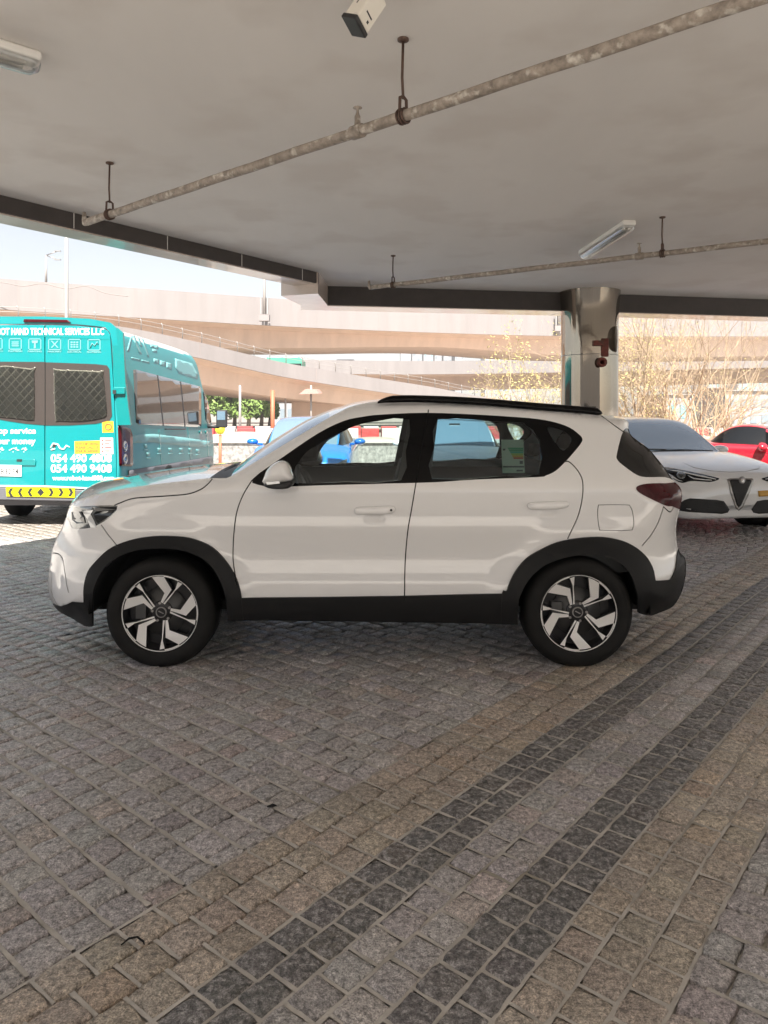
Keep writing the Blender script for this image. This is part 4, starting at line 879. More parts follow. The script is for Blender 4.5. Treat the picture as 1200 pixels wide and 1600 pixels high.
# small traffic on the flyovers
def mini(p, ln, h, ht, m_, name, label, cat):
    T = thing(name, tuple(p), label, cat); c = MB(); w_ = 1.8 if ht < 2 else 2.4
    if ht < 2: prof = [(-ln/2, .3), (ln/2, .3), (ln/2, .8), (ln*.36, .95), (ln*.22, ht), (-ln*.30, ht), (-ln*.42, .95), (-ln/2, .85)]; win = [(ln*.33, .95), (ln*.2, ht - .1), (-ln*.28, ht - .1), (-ln*.38, .95)]
    else: prof = [(-ln/2, .4), (ln/2, .4), (ln/2, ht - .2), (ln/2 - .3, ht), (-ln/2, ht)]; win = [(-ln*.46, 1.3), (ln*.48, 1.3), (ln*.48, ht - .5), (-ln*.46, ht - .5)]
    c.prism([(p.x + x, p.y - w_ / 2, p.z + z) for x, z in prof], (0, w_, 0)); bevel(c.build('body', M[m_], T), .06)
    c = MB(); c.prism([(p.x + x, p.y - w_ / 2 - .02, p.z + z) for x, z in win], (0, .02, 0)); c.build('windows', M['glass_dark'], T)
    for x in (-ln * .3, ln * .3): c = MB(); c.cyl((p.x + x, p.y - w_ / 2 - .03, p.z + .33), (p.x + x, p.y - w_ / 2 + .2, p.z + .33), .33, 16); c.build('wheel', M['rubber'], T)
M['green'] = mat('green_bus', (.05, .22, .16), .4); M['greycar'] = mat('grey_car_paint', (.10, .10, .11), .3, coat=.6)
p = P(541, 568, 103); mini(Vector((p.x, 105, P(0,562,98).z - 1.25)), 4.6, 0, 1.75, 'greycar', 'moving_car', 'small dark car driving on the middle flyover', 'car')
p = P(436, 565, 51.5); mini(Vector((p.x, 55.5, p.z - 1.75)), 2.6, 0, 2.3, 'green', 'minibus', 'small green and blue minibus driving along the ramp', 'minibus')
# ---- trees and shrubs
M['bark'] = mat('bark', (.16, .12, .09), .9, var=.3, vscale=6); M['twig'] = mat('dry_twigs', (.40, .30, .20), .85, var=.25, vscale=5)
M['leaf'] = mat('leaves', (.16, .24, .06), .6, var=.45, vscale=1.3); M['dryleaf'] = mat('dry_leaves', (.33, .28, .10), .7, var=.4, vscale=2)
def leafcards(mb, pts, size, mi=0):
    for p in pts:
        u = Vector(np.random.normal(0, 1, 3)).normalized(); v = u.orthogonal().normalized(); s = size * random.uniform(.6, 1.3)
        mb.add([p - u * s - v * s * .4, p + u * s - v * s * .2, p + u * s * .8 + v * s * .5, p - u * s * .9 + v * s * .5], [(0, 1, 2, 3)], mi)
def bush(px, Y, h, r, label, seed):
    random.seed(seed); np.random.seed(seed); a = P(px, HY, Y); T = thing('tree', (a.x, a.y, 0), label, 'tree', 'green trees behind the van')
    c = MB(); c.tube([(a.x, a.y, 0), (a.x + .1, a.y, h * .3), (a.x, a.y, h * .55)], [.22, .16, .1], 8)
    for q in range(6): an = q * 1.05; c.tube([(a.x, a.y, h * .35), (a.x + math.cos(an) * r * .35, a.y + math.sin(an) * r * .35, h * .55), (a.x + math.cos(an) * r * .7, a.y + math.sin(an) * r * .7, h * .75)], [.09, .06, .03], 6)
    c.build('trunk', M['bark'], T); c = MB()
    for q in range(26):
        an = random.uniform(0, 6.28); rr = r * random.uniform(.1, .85); cc = Vector((a.x + math.cos(an) * rr, a.y + math.sin(an) * rr, h * random.uniform(.38, .9) * (1 - .18 * (rr / r)))); k = r * random.uniform(.22, .42)
        pts = [cc + Vector(np.random.normal(0, 1, 3)).normalized() * k * random.uniform(.6, 1.05) * Vector((1, 1, .75)).length / 1.6 for _ in range(70)]; leafcards(c, pts, .16)
    c.build('crown', M['leaf'], T)
for i, (px, Y, h, r) in enumerate(((322, 72, 5.4, 2.0), (345, 70, 4.6, 1.9), (366, 73, 5.0, 1.9), (388, 71, 4.3, 1.8), (408, 74, 4.1, 1.7), (421, 80, 3.6, 1.4))):
    bush(px, Y, h, r, ('rounded green tree, the %s of the row behind the van' % ('leftmost', 'second', 'third', 'fourth', 'fifth', 'last and lowest')[i]), i)
def shrub(px, Y, h, spread, stems, label, seed, leaf=0, lean=0, depth=4, lw=.013):
    random.seed(seed); np.random.seed(seed); a = P(px, HY, Y); T = thing('bare_shrub', (a.x, a.y, 0), label, 'shrub', 'bare twiggy shrubs beyond the overpass'); c = MB(); tips = []
    def grow(p, d, L_, r, lev):
        pts = [p]; rs_ = [r]; n = 4
        for i in range(n):
            d = (d + Vector(np.random.normal(0, .11, 3)) + Vector((0, 0, .03))).normalized(); pts.append(pts[-1] + d * L_ / n); rs_.append(r * (1 - .5 * (i + 1) / n))
        c.tube(pts, rs_, 5 if lev < 2 else 3, caps=False)
        if lev >= depth: tips.extend(pts[1:]); return
        for i in range(1, n + 1):
            for _ in range(2 if lev < 3 else 1 + (random.random() < .6)):
                if random.random() < .66:
                    nd = (d + Vector(np.random.normal(0, .48, 3))).normalized(); nd.z = abs(nd.z) * .9 + .08; grow(pts[i], nd.normalized(), L_ * random.uniform(.45, .75), rs_[i] * .62, lev + 1)
    for s in range(stems):
        an = random.uniform(0, 6.28); d = Vector((math.cos(an) * spread + lean, math.sin(an) * spread * .6, 1)).normalized(); grow(Vector((a.x + math.cos(an) * .15, a.y + math.sin(an) * .15, 0)), d, h * random.uniform(.46, .64), .028, 1)
    c.build('branches', M['twig'], T)
    if leaf: m_ = MB(); leafcards(m_, [Vector(random.choice(tips)) + Vector(np.random.normal(0, .04, 3)) for _ in range(leaf)], lw); m_.build('dry_foliage', M['dryleaf'], T, fix=False)
shrub(988, 16.5, 4.2, .45, 7, 'dense bare shrub just right of the polished column', 11, 2400, 0, 4, .018)
shrub(1032, 17.5, 4.8, .40, 7, 'tall bare shrub behind the white car windscreen', 12, 1100)
shrub(1072, 16.4, 4.1, .42, 6, 'spreading bare shrub right of the tall one', 13, 800)
shrub(1112, 18.5, 3.8, .5, 5, 'small bare shrub behind the red car roof', 14, 500)
shrub(1165, 19.5, 4.4, .5, 5, 'sparse leaning shrub near the right edge', 15, 500, .2)
shrub(862, 15.6, 3.5, .5, 7, 'yellowish twiggy shrub left of the polished column', 16, 3200, -.12, 4, .022)
shrub(835, 17.5, 2.7, .7, 3, 'thin outer shrub furthest left of the column', 17, 500, -.2)
# the rough ground beyond the wall
random.seed(5); np.random.seed(5)
M['dirt'] = mat('dusty_ground', (.26, .225, .195), .9, var=.12, vscale=.3, bump=.02, bscale=2)
c = MB(); c.add([(-400, 21.4, -.002), (400, 21.4, -.002), (400, 600, -.002), (-400, 600, -.002)], [(0, 1, 2, 3)]); tag(c.build('dirt_ground', M['dirt'], fix=False), kind='structure')
# ------------------------------------------------------------------ other vehicles
def cutpatch(poly, step, ray, lift, skirt=.012):
    """fine mesh filling a 2-D outline, each vertex thrown onto a surface by ray(u, v) -> (hit, outward)"""
    poly = np.array(poly, float); b = dens(poly, True, step); mn = b.min(0); mx = b.max(0)
    gx_, gy_ = np.meshgrid(np.arange(mn[0], mx[0], step), np.arange(mn[1], mx[1], step)); gpt = np.stack([gx_.ravel(), gy_.ravel()], 1); gpt = gpt[inpoly(gpt, b)]
    if len(gpt):
        dmin = np.min(np.hypot(gpt[:, None, 0] - b[None, :, 0], gpt[:, None, 1] - b[None, :, 1]), 1); gpt = gpt[dmin > step * .4]
    n = len(b); vv = [Vector(p) for p in b.tolist() + gpt.tolist()]
    ov, _, of, _, _, _ = geometry.delaunay_2d_cdt(vv, [(i, (i + 1) % n) for i in range(n)], [], 1, 1e-7)
    hit = [ray(v.x, v.y) for v in ov]; good = [h for h in hit if h]
    if not good: return None
    hit = [h or good[0] for h in hit]
    vs = [h[0] + h[1] * lift for h in hit]; fs = [tuple(f) for f in of]; cnt = set((f[k], f[(k+1) % len(f)]) for f in fs for k in range(len(f)))
    mp = {}
    for a, b_ in [e_ for e_ in cnt if (e_[1], e_[0]) not in cnt]:
        for q in (a, b_):
            if q not in mp: mp[q] = len(vs); vs.append(vs[q] - hit[q][1] * skirt)
        fs.append((b_, a, mp[a], mp[b_]))
    return vs, fs
def patch_obj(name, m_, parent, data):
    if data is None: return None
    c = MB(); c.add(data[0], data[1], 0, True); return c.build(name, m_, parent)
CAMP = Vector((0, 0, CH))
class Shell:
    """a car body lofted along its length; local x across, y backwards from the nose, z up"""
    def __init__(s, loc, yaw, body, cabin, name, label, cat, paint, glass_m, wheels, wr=.33, group=None, arches=True):
        s.M = Matrix.Translation((loc[0], loc[1], 0)) @ Matrix.Rotation(yaw, 4, 'Z'); s.T = thing(name, (loc[0], loc[1], 0), label, cat, group); s.paint = paint
        X = s.M
        def halfsec(w_, zt, zs, zb):
            return [(0, zb), (.7*w_, zb), (.90*w_, zb+.03), (.97*w_, zb+.13), (.995*w_, zb+(zs-zb)*.45), (w_, zb+(zs-zb)*.62), (.985*w_, zs-.10), (.945*w_, zs-.02), (.86*w_, zs+(zt-zs)*.35), (.6*w_, zs+(zt-zs)*.78), (.3*w_, zs+(zt-zs)*.96), (0, zt)]
        st = spline(body, 4); rows = []
        for y, w_, zt, zs, zb in st:
            h = [tuple(p) for p in spline(halfsec(w_, zt, zs, zb), 3)]
            rows.append([(x, y, z) for x, z in h] + [(-x, y, z) for x, z in h[::-1][1:]])
        c = MB(); c.grid([[X @ Vector(p) for p in r] for r in rows])
        c.add([X @ Vector(p) for p in rows[0]], [tuple(range(len(rows[0])))]); c.add([X @ Vector(p) for p in rows[-1]], [tuple(range(len(rows[-1])))])
        s.body = c.build('body', M[paint], s.T)
        # cabin: (y, base half width, base z, top half width, top z, kind)  kind: w windscreen, r roof/side glass, b rear
        cs = spline([q[:5] for q in cabin], 4); rows = []
        for y, wb, zb, wt, zt in cs:
            h = [(wb, zb), (wb + (wt - wb) * .5, zb + (zt - zb) * .52), (wt, zb + (zt - zb) * .92), (wt * .93, zt - .005), (wt * .6, zt + .018), (0, zt + .025)]
            h = [tuple(p) for p in spline(h, 3)]; rows.append([(x, y, z) for x, z in h] + [(-x, y, z) for x, z in h[::-1][1:]])
        n = len(rows[0]); kinds = [q[5] for q in cabin]; parts = {q_: MB() for q_ in ('w', 'r', 'b', 'g', 'k', 'g2', 'k2')}
        for i in range(len(rows) - 1):
            kd = kinds[i // 4]
            for j in range(n - 1):
                jj = min(j, n - 2 - j); q = [X @ Vector(p) for p in (rows[i][j], rows[i][j+1], rows[i+1][j+1], rows[i+1][j])]
                if kd == 'w': t = 'w' if jj >= 7 else ('k' if jj < 5 else 'r')
                elif kd == 'b': t = 'b' if jj >= 7 else 'r'
                elif kd == 'p': t = 'k' if jj < 7 else 'r'
                else: t = 'g' if jj < 7 and jj >= 0 else 'r'
                parts[t + ('2' if t in 'gk' and j > n / 2 else '')].add(q, [(0, 1, 2, 3)], 0, True)
        s.parts = {}
        for t, nm, m_ in (('w', 'windscreen', glass_m), ('r', 'roof', paint), ('b', 'rear_screen', 'glass_dark'), ('g', 'side_window', glass_m if 'red' in paint else 'glass_dark'), ('k', 'pillar', 'gloss_black'), ('g2', 'side_window', glass_m if 'red' in paint else 'glass_dark'), ('k2', 'pillar', 'gloss_black')):
            if parts[t].v: s.parts[t] = parts[t].build(nm, M[m_], s.T)
        # wheels and arches
        for (x, y) in wheels:
            sg = 1 if x > 0 else -1; q = X @ Vector((x, y, wr)); Rz = Matrix.Rotation(yaw, 4, 'Z')
            def pl(prof, mi_, nm, parent, steer=0.):
                c = MB(); c.lathe([(r, h * sg) for r, h in prof], (0, 0, 0), 'y', 40); c.xform(Matrix.Translation(q) @ Rz @ Matrix.Rotation(R(90), 4, 'Z')); return c.build(nm, M[mi_], parent)
            if arches: pl([(wr + .05, -.03), (wr + .06, .005), (wr + .05, .012), (0, .012)], 'gap', 'wheel_arch', s.T)
            t_ = pl([(.2, 0), (.22, -.012), (wr * .9, -.016), (wr, .02), (wr, .20), (wr * .85, .22)], 'rubber', 'tyre', s.T) if False else pl([(.2, -.02), (.22, -.03), (wr * .88, -.034), (wr * .98, -.012), (wr, .02), (wr, .19), (wr * .85, .21), (.2, .2)], 'rubber', 'tyre', s.T)
            pl([(.215, -.032), (.205, -.02), (.19, 0), (0, 0)], 'alloy_dark', 'rim', s.T)
            c = MB()
            for k in range(10):
                a = k * math.pi / 5; u = Vector((math.cos(a), 0, math.sin(a))); v_ = Vector((-u.z, 0, u.x))
                c.prism([u * .03 - v_ * .014 - Vector((0, .02 * sg, 0)), u * .205 - v_ * .012 - Vector((0, .024 * sg, 0)), u * .205 + v_ * .012 - Vector((0, .024 * sg, 0)), u * .03 + v_ * .014 - Vector((0, .02 * sg, 0))], (0, .012 * sg, 0))
            c.xform(Matrix.Translation(q) @ Rz @ Matrix.Rotation(R(90), 4, 'Z')); c.build('spokes', M['alloy'], s.T)
        s.bvh = s.mkbvh([s.body] + list(s.parts.values()))
    def mkbvh(s, obs):
        V = []; Fs = []
        for o in obs:
            b = len(V); V += [o.matrix_basis @ v.co + s.T.location for v in o.data.vertices]; Fs += [[b + i for i in p.vertices] for p in o.data.polygons]
        return BVHTree.FromPolygons(V, Fs)
    def raypx(s, px, py):
        d = Vector(((px - CX) / F, 1, -(py - HY) / F)).normalized(); h = s.bvh.ray_cast(CAMP, d)
        if h[0] is None: return None
        n = h[1]; n = -n if n.dot(d) > 0 else n; return h[0], (n - d).normalized()
    def rayfront(s, x, z):
        o = s.M @ Vector((x, -3, z)); d = (s.M.to_3x3() @ Vector((0, 1, 0))); h = s.bvh.ray_cast(o, d)
        if h[0] is None: return None
        return h[0], -d
    def rayside(s, sg):
        def f(y, z):
            o = s.M @ Vector((sg * 3, y, z)); d = (s.M.to_3x3() @ Vector((-sg, 0, 0))); h = s.bvh.ray_cast(o, d)
            return None if h[0] is None else (h[0], -d)
        return f
    def px(s, name, m_, pl, lift=.004, parent=None, smooth=3, step=3.):
        p = spline(pl, smooth, True) if smooth else pl; return patch_obj(name, M[m_], parent or s.T, cutpatch(p, step, s.raypx, lift))
    def front(s, name, m_, pl, lift=.004, parent=None, smooth=3, step=.04):
        p = spline(pl, smooth, True) if smooth else pl; return patch_obj(name, M[m_], parent or s.T, cutpatch(p, step, s.rayfront, lift))
    def side(s, name, m_, pl, sg=1, lift=.004, smooth=0, step=.06):
        p = spline(pl, smooth, True) if smooth else pl; return patch_obj(name, M[m_], s.T, cutpatch(p, step, s.rayside(sg), lift))
    def mirror(s, x, y, z, m_, size=1.):
        for sg in (-1, 1):
            c = MB(); rows = []
            for k, h in ((0, -.02), (.6, 0), (.9, .04), (1, .09), (.95, .14), (.0, .15)):
                rows.append([s.M @ Vector((sg * (x + .11 * size * k * math.cos(a) * 1.0), y + h - .02, z + .065 * size * k * math.sin(a))) for a in np.linspace(0, 6.2832, 17)])
            c.grid(rows); c.tube([s.M @ Vector((sg * (x - .18), y + .10, z - .05)), s.M @ Vector((sg * (x - .02), y + .07, z - .03))], .022, 6); c.build('door_mirror', M[m_], s.T)
M['alfa_paint'] = mat('white_car_paint', (.80, .81, .82), .18, coat=1.); M['blue_paint'] = mat('blue_car_paint', (.02, .22, .62), .2, coat=1., metal=.2); M['blue_mirror'] = mat('blue_mirror_paint', (.01, .12, .45), .2, coat=1.)
M['pale_paint'] = mat('pale_car_paint', (.70, .74, .76), .2, coat=1.); M['red_paint'] = mat('red_car_paint', (.38, .010, .022), .2, coat=1.); M['mesh_black'] = mat('grille_mesh', (.008, .008, .009), .6, bump=.004, bscale=90)
M['amber_plate'] = mat('number_plate_orange', (.60, .33, .05), .5); M['wheelglass'] = M['glass_dark']
# white saloon with the shield grille
saloon_b = [(0,.60,.52,.42,.25),(.03,.72,.66,.52,.22),(.10,.82,.74,.64,.21),(.26,.89,.815,.745,.22),(.55,.92,.885,.83,.24),(1.0,.93,.955,.90,.24),(1.5,.93,1.0,.945,.18),(2.3,.93,1.0,.96,.18),(3.6,.93,1.0,.97,.2),(4.3,.90,1.03,.98,.22),(4.62,.78,.95,.86,.25)]
saloon_c = [(1.28,.70,.965,.60,.975,'w'),(1.5,.74,.97,.62,1.08,'w'),(1.85,.78,.96,.60,1.27,'w'),(2.18,.80,.95,.57,1.395,'r'),(2.7,.82,.95,.56,1.43,'r'),(3.3,.81,.96,.55,1.41,'b'),(3.9,.76,.98,.55,1.22,'b'),(4.25,.70,1.0,.52,1.03,'b')]
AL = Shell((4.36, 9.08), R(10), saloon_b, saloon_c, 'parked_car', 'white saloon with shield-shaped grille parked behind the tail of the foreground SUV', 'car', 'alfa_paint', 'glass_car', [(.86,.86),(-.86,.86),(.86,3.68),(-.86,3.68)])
AL.px('shield_grille', 'steel', [(1136,749),(1141,747.5),(1175,747.5),(1178,750),(1172,768),(1160,793),(1154,798),(1149,793),(1141,770)], .004, smooth=0)
AL.px('grille_mesh', 'mesh_black', [(1140,751),(1143,749.5),(1172,749.5),(1174,752),(1168,767),(1158,789),(1154,793),(1151,789),(1145,769)], .008, smooth=0)
c = AL.px('badge', 'steel', [(1154,750),(1156,746),(1160,745),(1163,747),(1164,751),(1162,755),(1159,756),(1155,754)], .016); AL.px('badge_centre', 'chrome', [(1157,750),(1159,748),(1161,750),(1161,752),(1159,754),(1157,752)], .020, parent=c, step=1.5)
for sg in (1, -1):
    mxp = lambda pl: pl
    f_ = lambda pl: [(2 * 1157 - x, y) for x, y in pl][::-1]
    g_ = (lambda pl: pl) if sg > 0 else f_
    AL.px('lower_intake', 'mesh_black', g_([(1054,794),(1060,787),(1070,781),(1078,778.5),(1120,781),(1131,783),(1136,790),(1140,796),(1137,801),(1128,803),(1075,800),(1062,798)]), .003, smooth=0)
    hl_ = AL.px('headlight', 'gloss_black', g_([(1036.5,731),(1045,730.5),(1065,734),(1095,740.5),(1118,746),(1124,748),(1119,751),(1108,753),(1085,751.5),(1075,752.5),(1068,754.5),(1060,753),(1046,744),(1040,738)]), .005, smooth=2)
    if hl_:
        for pl, m_ in (([(1057,742),(1059,738.5),(1063,737),(1068,738),(1071,742),(1070,746),(1066,748.5),(1061,747.5),(1058,745)], 'lamp_lens'), ([(1060,742),(1062,740),(1065,739.5),(1068,742),(1067,745),(1064,746.5),(1061,745)], 'glass_dark'), ([(1040,734),(1058,735.5),(1075,739),(1098,743.5),(1119,748.5),(1118,749.5),(1096,745.5),(1074,740.5),(1056,737)], 'lamp_silver'), ([(1074,743),(1084,747),(1100,749),(1112,750),(1112,751),(1098,750.5),(1083,748.5)], 'lamp_silver'), ([(1042,739),(1049,746),(1060,751.5),(1067,752.5),(1060,750),(1050,743)], 'lamp_silver')): AL.px('lamp_element', m_, g_(pl), .010, parent=hl_, smooth=0, step=2.)
pl_ = AL.px('number_plate', 'amber_plate', [(1184.5,767),(1240,764),(1240,773),(1185.5,776)], .012, smooth=0)
AL.px('hood_seam', 'steel', [(1066,722),(1085,730),(1110,735),(1140,737),(1165,736),(1185,731),(1187,728),(1188,729),(1186,733),(1165,737),(1140,738),(1110,736),(1084,731)], .0015, smooth=0, step=2.)
AL.mirror(.98, 1.72, .97, 'alfa_paint', 1.)
c = MB(); c.box((-.60, .6, .21), (.60, 4.2, .26)); c.xform(AL.M); c.build('underbody', M['black'], AL.T)
AL.px('cowl_strip', 'black', [(985,700.5),(1040,701.5),(1114,703.5),(1114,704.8),(1040,703),(985,702)], .004, smooth=0)
# blue hatchback, pale hatchback
hatch_b = [(0,.55,.62,.50,.22),(.04,.68,.72,.6,.19),(.14,.80,.80,.68,.17),(.35,.86,.87,.78,.17),(.7,.88,.94,.86,.18),(1.05,.885,.985,.91,.18),(2.4,.885,.99,.95,.18),(3.4,.88,1.02,.97,.2),(3.85,.80,1.0,.92,.24),(3.95,.7,.9,.8,.3)]
hatch_c = [(.92,.70,.95,.60,.96,'w'),(1.15,.72,.95,.60,1.10,'w'),(1.45,.76,.95,.59,1.27,'w'),(1.75,.78,.95,.57,1.385,'r'),(2.4,.80,.96,.56,1.42,'r'),(3.1,.79,.97,.55,1.39,'b'),(3.6,.74,.98,.53,1.15,'b'),(3.75,.72,.98,.5,1.03,'b')]
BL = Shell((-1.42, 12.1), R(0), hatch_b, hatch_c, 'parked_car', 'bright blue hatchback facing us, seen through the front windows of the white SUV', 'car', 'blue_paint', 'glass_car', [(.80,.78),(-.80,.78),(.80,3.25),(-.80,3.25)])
BL.mirror(.98, 1.32, .99, 'blue_mirror', .95)
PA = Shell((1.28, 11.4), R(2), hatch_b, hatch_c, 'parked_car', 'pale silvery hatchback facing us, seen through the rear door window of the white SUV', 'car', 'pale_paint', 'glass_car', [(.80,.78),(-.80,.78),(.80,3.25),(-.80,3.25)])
PA.mirror(.98, 1.32, .99, 'pale_paint', .95)
for S_ in (BL, PA):
    for sg in (1, -1):
        f = lambda pl: [(sg * x, z) for x, z in pl][::sg]
        h_ = S_.front('headlight', 'lamp_lens', f([(.42,.62),(.60,.66),(.78,.74),(.80,.70),(.72,.60),(.50,.57)]), .006); S_.front('fog_lamp', 'glass_dark', f([(.52,.34),(.68,.35),(.68,.43),(.54,.42)]), .006)
    S_.front('grille', 'mesh_black', [(-.38,.52),(.38,.52),(.33,.63),(-.33,.63)], .006, smooth=0); S_.front('lower_intake', 'mesh_black', [(-.45,.26),(.45,.26),(.40,.40),(-.40,.40)], .006, smooth=0)
    S_.front('number_plate', 'white', [(-.26,.43),(.26,.43),(.26,.51),(-.26,.51)], .014, smooth=0)
    c = MB(); c.tube([S_.M @ Vector(p) for p in ((-.35,.99,1.0),(-.05,1.03,1.035),(.25,1.02,1.01))], .009, 5); c.tube([S_.M @ Vector(p) for p in ((.15,.99,1.0),(.4,1.03,1.03),(.62,1.03,1.0))], .009, 5); c.build('wiper', M['black'], S_.T)
    c = MB(); c.box((-.09, 1.46, 1.27), (.09, 1.52, 1.33)); c.xform(S_.M); c.build('sensor_box', M['black'], S_.T)
    c = MB(); c.box((-.75, .15, .12), (.75, 3.7, .22)); c.xform(S_.M); c.build('underbody', M['black'], S_.T)
# red coupe, standing across
coupe_b = [(0,.5,.55,.45,.24),(.06,.7,.64,.52,.2),(.25,.82,.72,.6,.17),(.7,.88,.80,.72,.16),(1.2,.90,.86,.80,.16),(2.2,.90,.88,.86,.17),(3.2,.92,.92,.88,.18),(3.8,.93,.92,.86,.2),(4.25,.85,.82,.7,.25),(4.4,.7,.7,.55,.3)]
coupe_c = [(1.70,.68,.80,.58,.82,'w'),(1.90,.72,.80,.56,.97,'w'),(2.10,.76,.80,.54,1.10,'w'),(2.32,.78,.80,.52,1.21,'r'),(2.6,.80,.81,.51,1.255,'r'),(2.88,.80,.82,.50,1.235,'r'),(3.1,.78,.84,.47,1.14,'p'),(3.28,.74,.84,.43,1.0,'p'),(3.42,.70,.85,.4,.88,'p')]
RC = Shell((9.95, 14.15), R(60), coupe_b, coupe_c, 'parked_car', 'low red coupe parked side-on beyond the white saloon, cut by the right edge', 'car', 'red_paint', 'glass_dark', [(.84,.9),(-.84,.9),(.84,3.45),(-.84,3.45)], wr=.34)
RC.mirror(.98, 2.3, .84, 'red_paint', 1.5)
# ------------------------------------------------------------------ the turquoise service van
M['teal'] = mat('turquoise_wrap', (.0, .20, .21), .3, coat=.6, var=.04, vscale=1.5); M['teal_side'] = mat('turquoise_wrap_side', (.02, .26, .27), .38, coat=.12, var=.05, vscale=1.2)
M['teal_dark'] = mat('dark_turquoise', (.0, .17, .17), .3, coat=.6); M['teal_pale'] = mat('pale_turquoise_print', (.16, .36, .36), .45); M['vanroof'] = mat('van_roof', (.45, .46, .42), .4, coat=.5)
M['yel'] = mat('hazard_yellow', (.46, .42, .0), .4); M['orange_s'] = mat('orange_sticker', (.80, .36, .02), .5); M['pale_s'] = mat('pale_pink_sticker', (.75, .50, .46), .5); M['redprint'] = mat('red_print', (.5, .05, .05), .5)
M['vgrey'] = mat('van_grey_plastic', (.10, .10, .11), .5, bump=.001, bscale=200); M['surround'] = mat('dark_brown_surround', (.050, .042, .038), .12, coat=.6); M['grid'] = mat('window_grille_wire', (.75, .72, .64), .6); M['gridback'] = mat('dusty_window_backing', (.32, .31, .27), .6, var=.3, vscale=6)
VX, VY, VHW = -4.53, 9.86, 1.0
VAN = thing('service_van', (VX, VY, 0), 'turquoise high-roof service van with white phone numbers on its rear doors', 'van')
def vsec(w_, zb, zt, tum=.10, rr=.22):
    h = [(0, zb), (.8*w_, zb), (.97*w_, zb+.04), (w_, zb+.25), (w_, 1.10), (w_ - tum*.30, 1.75), (w_ - tum, zt-rr-.05), (w_ - tum - .05, zt-.10), (w_ - tum - rr*.75, zt-.015), (w_*.4, zt+.01), (0, zt+.015)]
    return [tuple(p) for p in spline(h, 3)]
vst = [(0,.985,.45,2.62,.10),(.02,.995,.43,2.66,.11),(.08,1.0,.40,2.69,.11),(.4,1.0,.38,2.71,.12),(2.5,1.0,.38,2.72,.12),(4.2,1.0,.38,2.70,.12),(4.7,1.0,.38,2.60,.13),(5.0,.995,.38,2.40,.15),(5.25,.985,.38,2.0,.16),(5.5,.97,.38,1.45,.1),(5.75,.93,.38,1.12,.05),(5.93,.80,.40,.95,.03),(5.99,.6,.45,.8,.02)]
rows = []
for y, w_, zb, zt, tm in spline(vst, 3):
    if zt < 1.9:
        h = [tuple(p) for p in spline([(0, zb), (.8*w_, zb), (.97*w_, zb+.04), (w_, zb+.2), (w_, zb+(zt-zb)*.5), (w_*.99, zb+(zt-zb)*.7), (w_ - tm*.8, zt-.12), (w_ - tm-.04, zt-.05), (w_*.8, zt-.01), (w_*.4, zt+.01), (0, zt+.015)], 3)]
    else: h = vsec(w_, zb, zt, tm)
    rows.append([(VX + x, VY + y, z) for x, z in h] + [(VX - x, VY + y, z) for x, z in h[::-1][1:]])
n = len(rows[0]); A = MB(); Bm = MB()
for i in range(len(rows) - 1):
    for j in range(n - 1):
        q = [rows[i][j], rows[i][j+1], rows[i+1][j+1], rows[i+1][j]]; top = min(p[2] for p in q) > 2.58 and i < 18
        (Bm if top else A).add(q, [(0, 1, 2, 3)], 0, True)
A.add(rows[0], [tuple(range(n))]); A.add(rows[-1], [tuple(range(n))])
vb = A.build('body', M['teal_side'], VAN); vr = Bm.build('roof', M['vanroof'], VAN)
V_ = []; F_ = []
for o in (vb, vr):
    b = len(V_); V_ += [v.co + VAN.location for v in o.data.vertices]; F_ += [[b + i for i in p.vertices] for p in o.data.polygons]
vbvh = BVHTree.FromPolygons(V_, F_)
def vray(px, py):
    d = Vector(((px - CX) / F, 1, -(py - HY) / F)).normalized(); h = vbvh.ray_cast(CAMP, d)
    if h[0] is None: return None
    nn = h[1]; nn = -nn if nn.dot(d) > 0 else nn; return h[0], nn
def vp(name, m_, pl, lift=.004, parent=None, smooth=0, step=6., skirt=.008):
    return patch_obj(name, M[m_], parent or VAN, cutpatch(spline(pl, smooth, True) if smooth else pl, step, vray, lift, skirt))
RY = VY - .035                                             # plane of the rear doors
def rear(name, m_, pl, y=RY, th=.006, parent=None, smooth=0):
    pl = spline(pl, smooth, True) if smooth else pl; c = MB(); c.prism([P(p[0], p[1], y) for p in pl], (0, th, 0)); return c.build(name, M[m_], parent or VAN)
dL = rear('rear_door', 'teal', [(69.3,508),(69.3,760),(-30,757),(-30,700),(-36,620),(-30,508)], RY, .05)
dR = rear('rear_door', 'teal', [(70.7,508),(120,509),(160,513),(168,517),(172,524),(178,620),(181,700),(182,764),(70.7,760)], RY, .05)
bevel(dL, .006); bevel(dR, .006)
rear('rear_header', 'teal', [(-30,494.5),(70,494.5),(140,498),(172,504),(181,512),(184,540),(176,540),(172,520),(164,511),(120,506.5),(70,506),(-30,506)], RY + .01, .05)
rear('corner_trim', 'teal_dark', [(174,524),(183,512),(192,520),(196,600),(204,664),(184,664),(180,620)], RY + .012, .05)
rear('door_edge_line', 'teal_dark', [(-30,525),(70,525),(171,530),(171,531.5),(70,526.5),(-30,526.5)], RY - .002, .004, dR)
bl = rear('brake_light', 'red_lens', [(37,498.5),(105,499.5),(110,504),(36,503)], RY - .02, .06); bevel(bl, .006)
wL = rear('rear_window', 'surround', [(-30,565),(70,565.5),(70,664.5),(40,662),(10,657.5),(-30,650)], RY - .006, .02, dL)
wR = rear('rear_window', 'surround', [(71,566),(150,569),(167,571),(171,577),(175,650),(171,657),(150,662),(110,664.5),(71,664.8)], RY - .006, .02, dR)
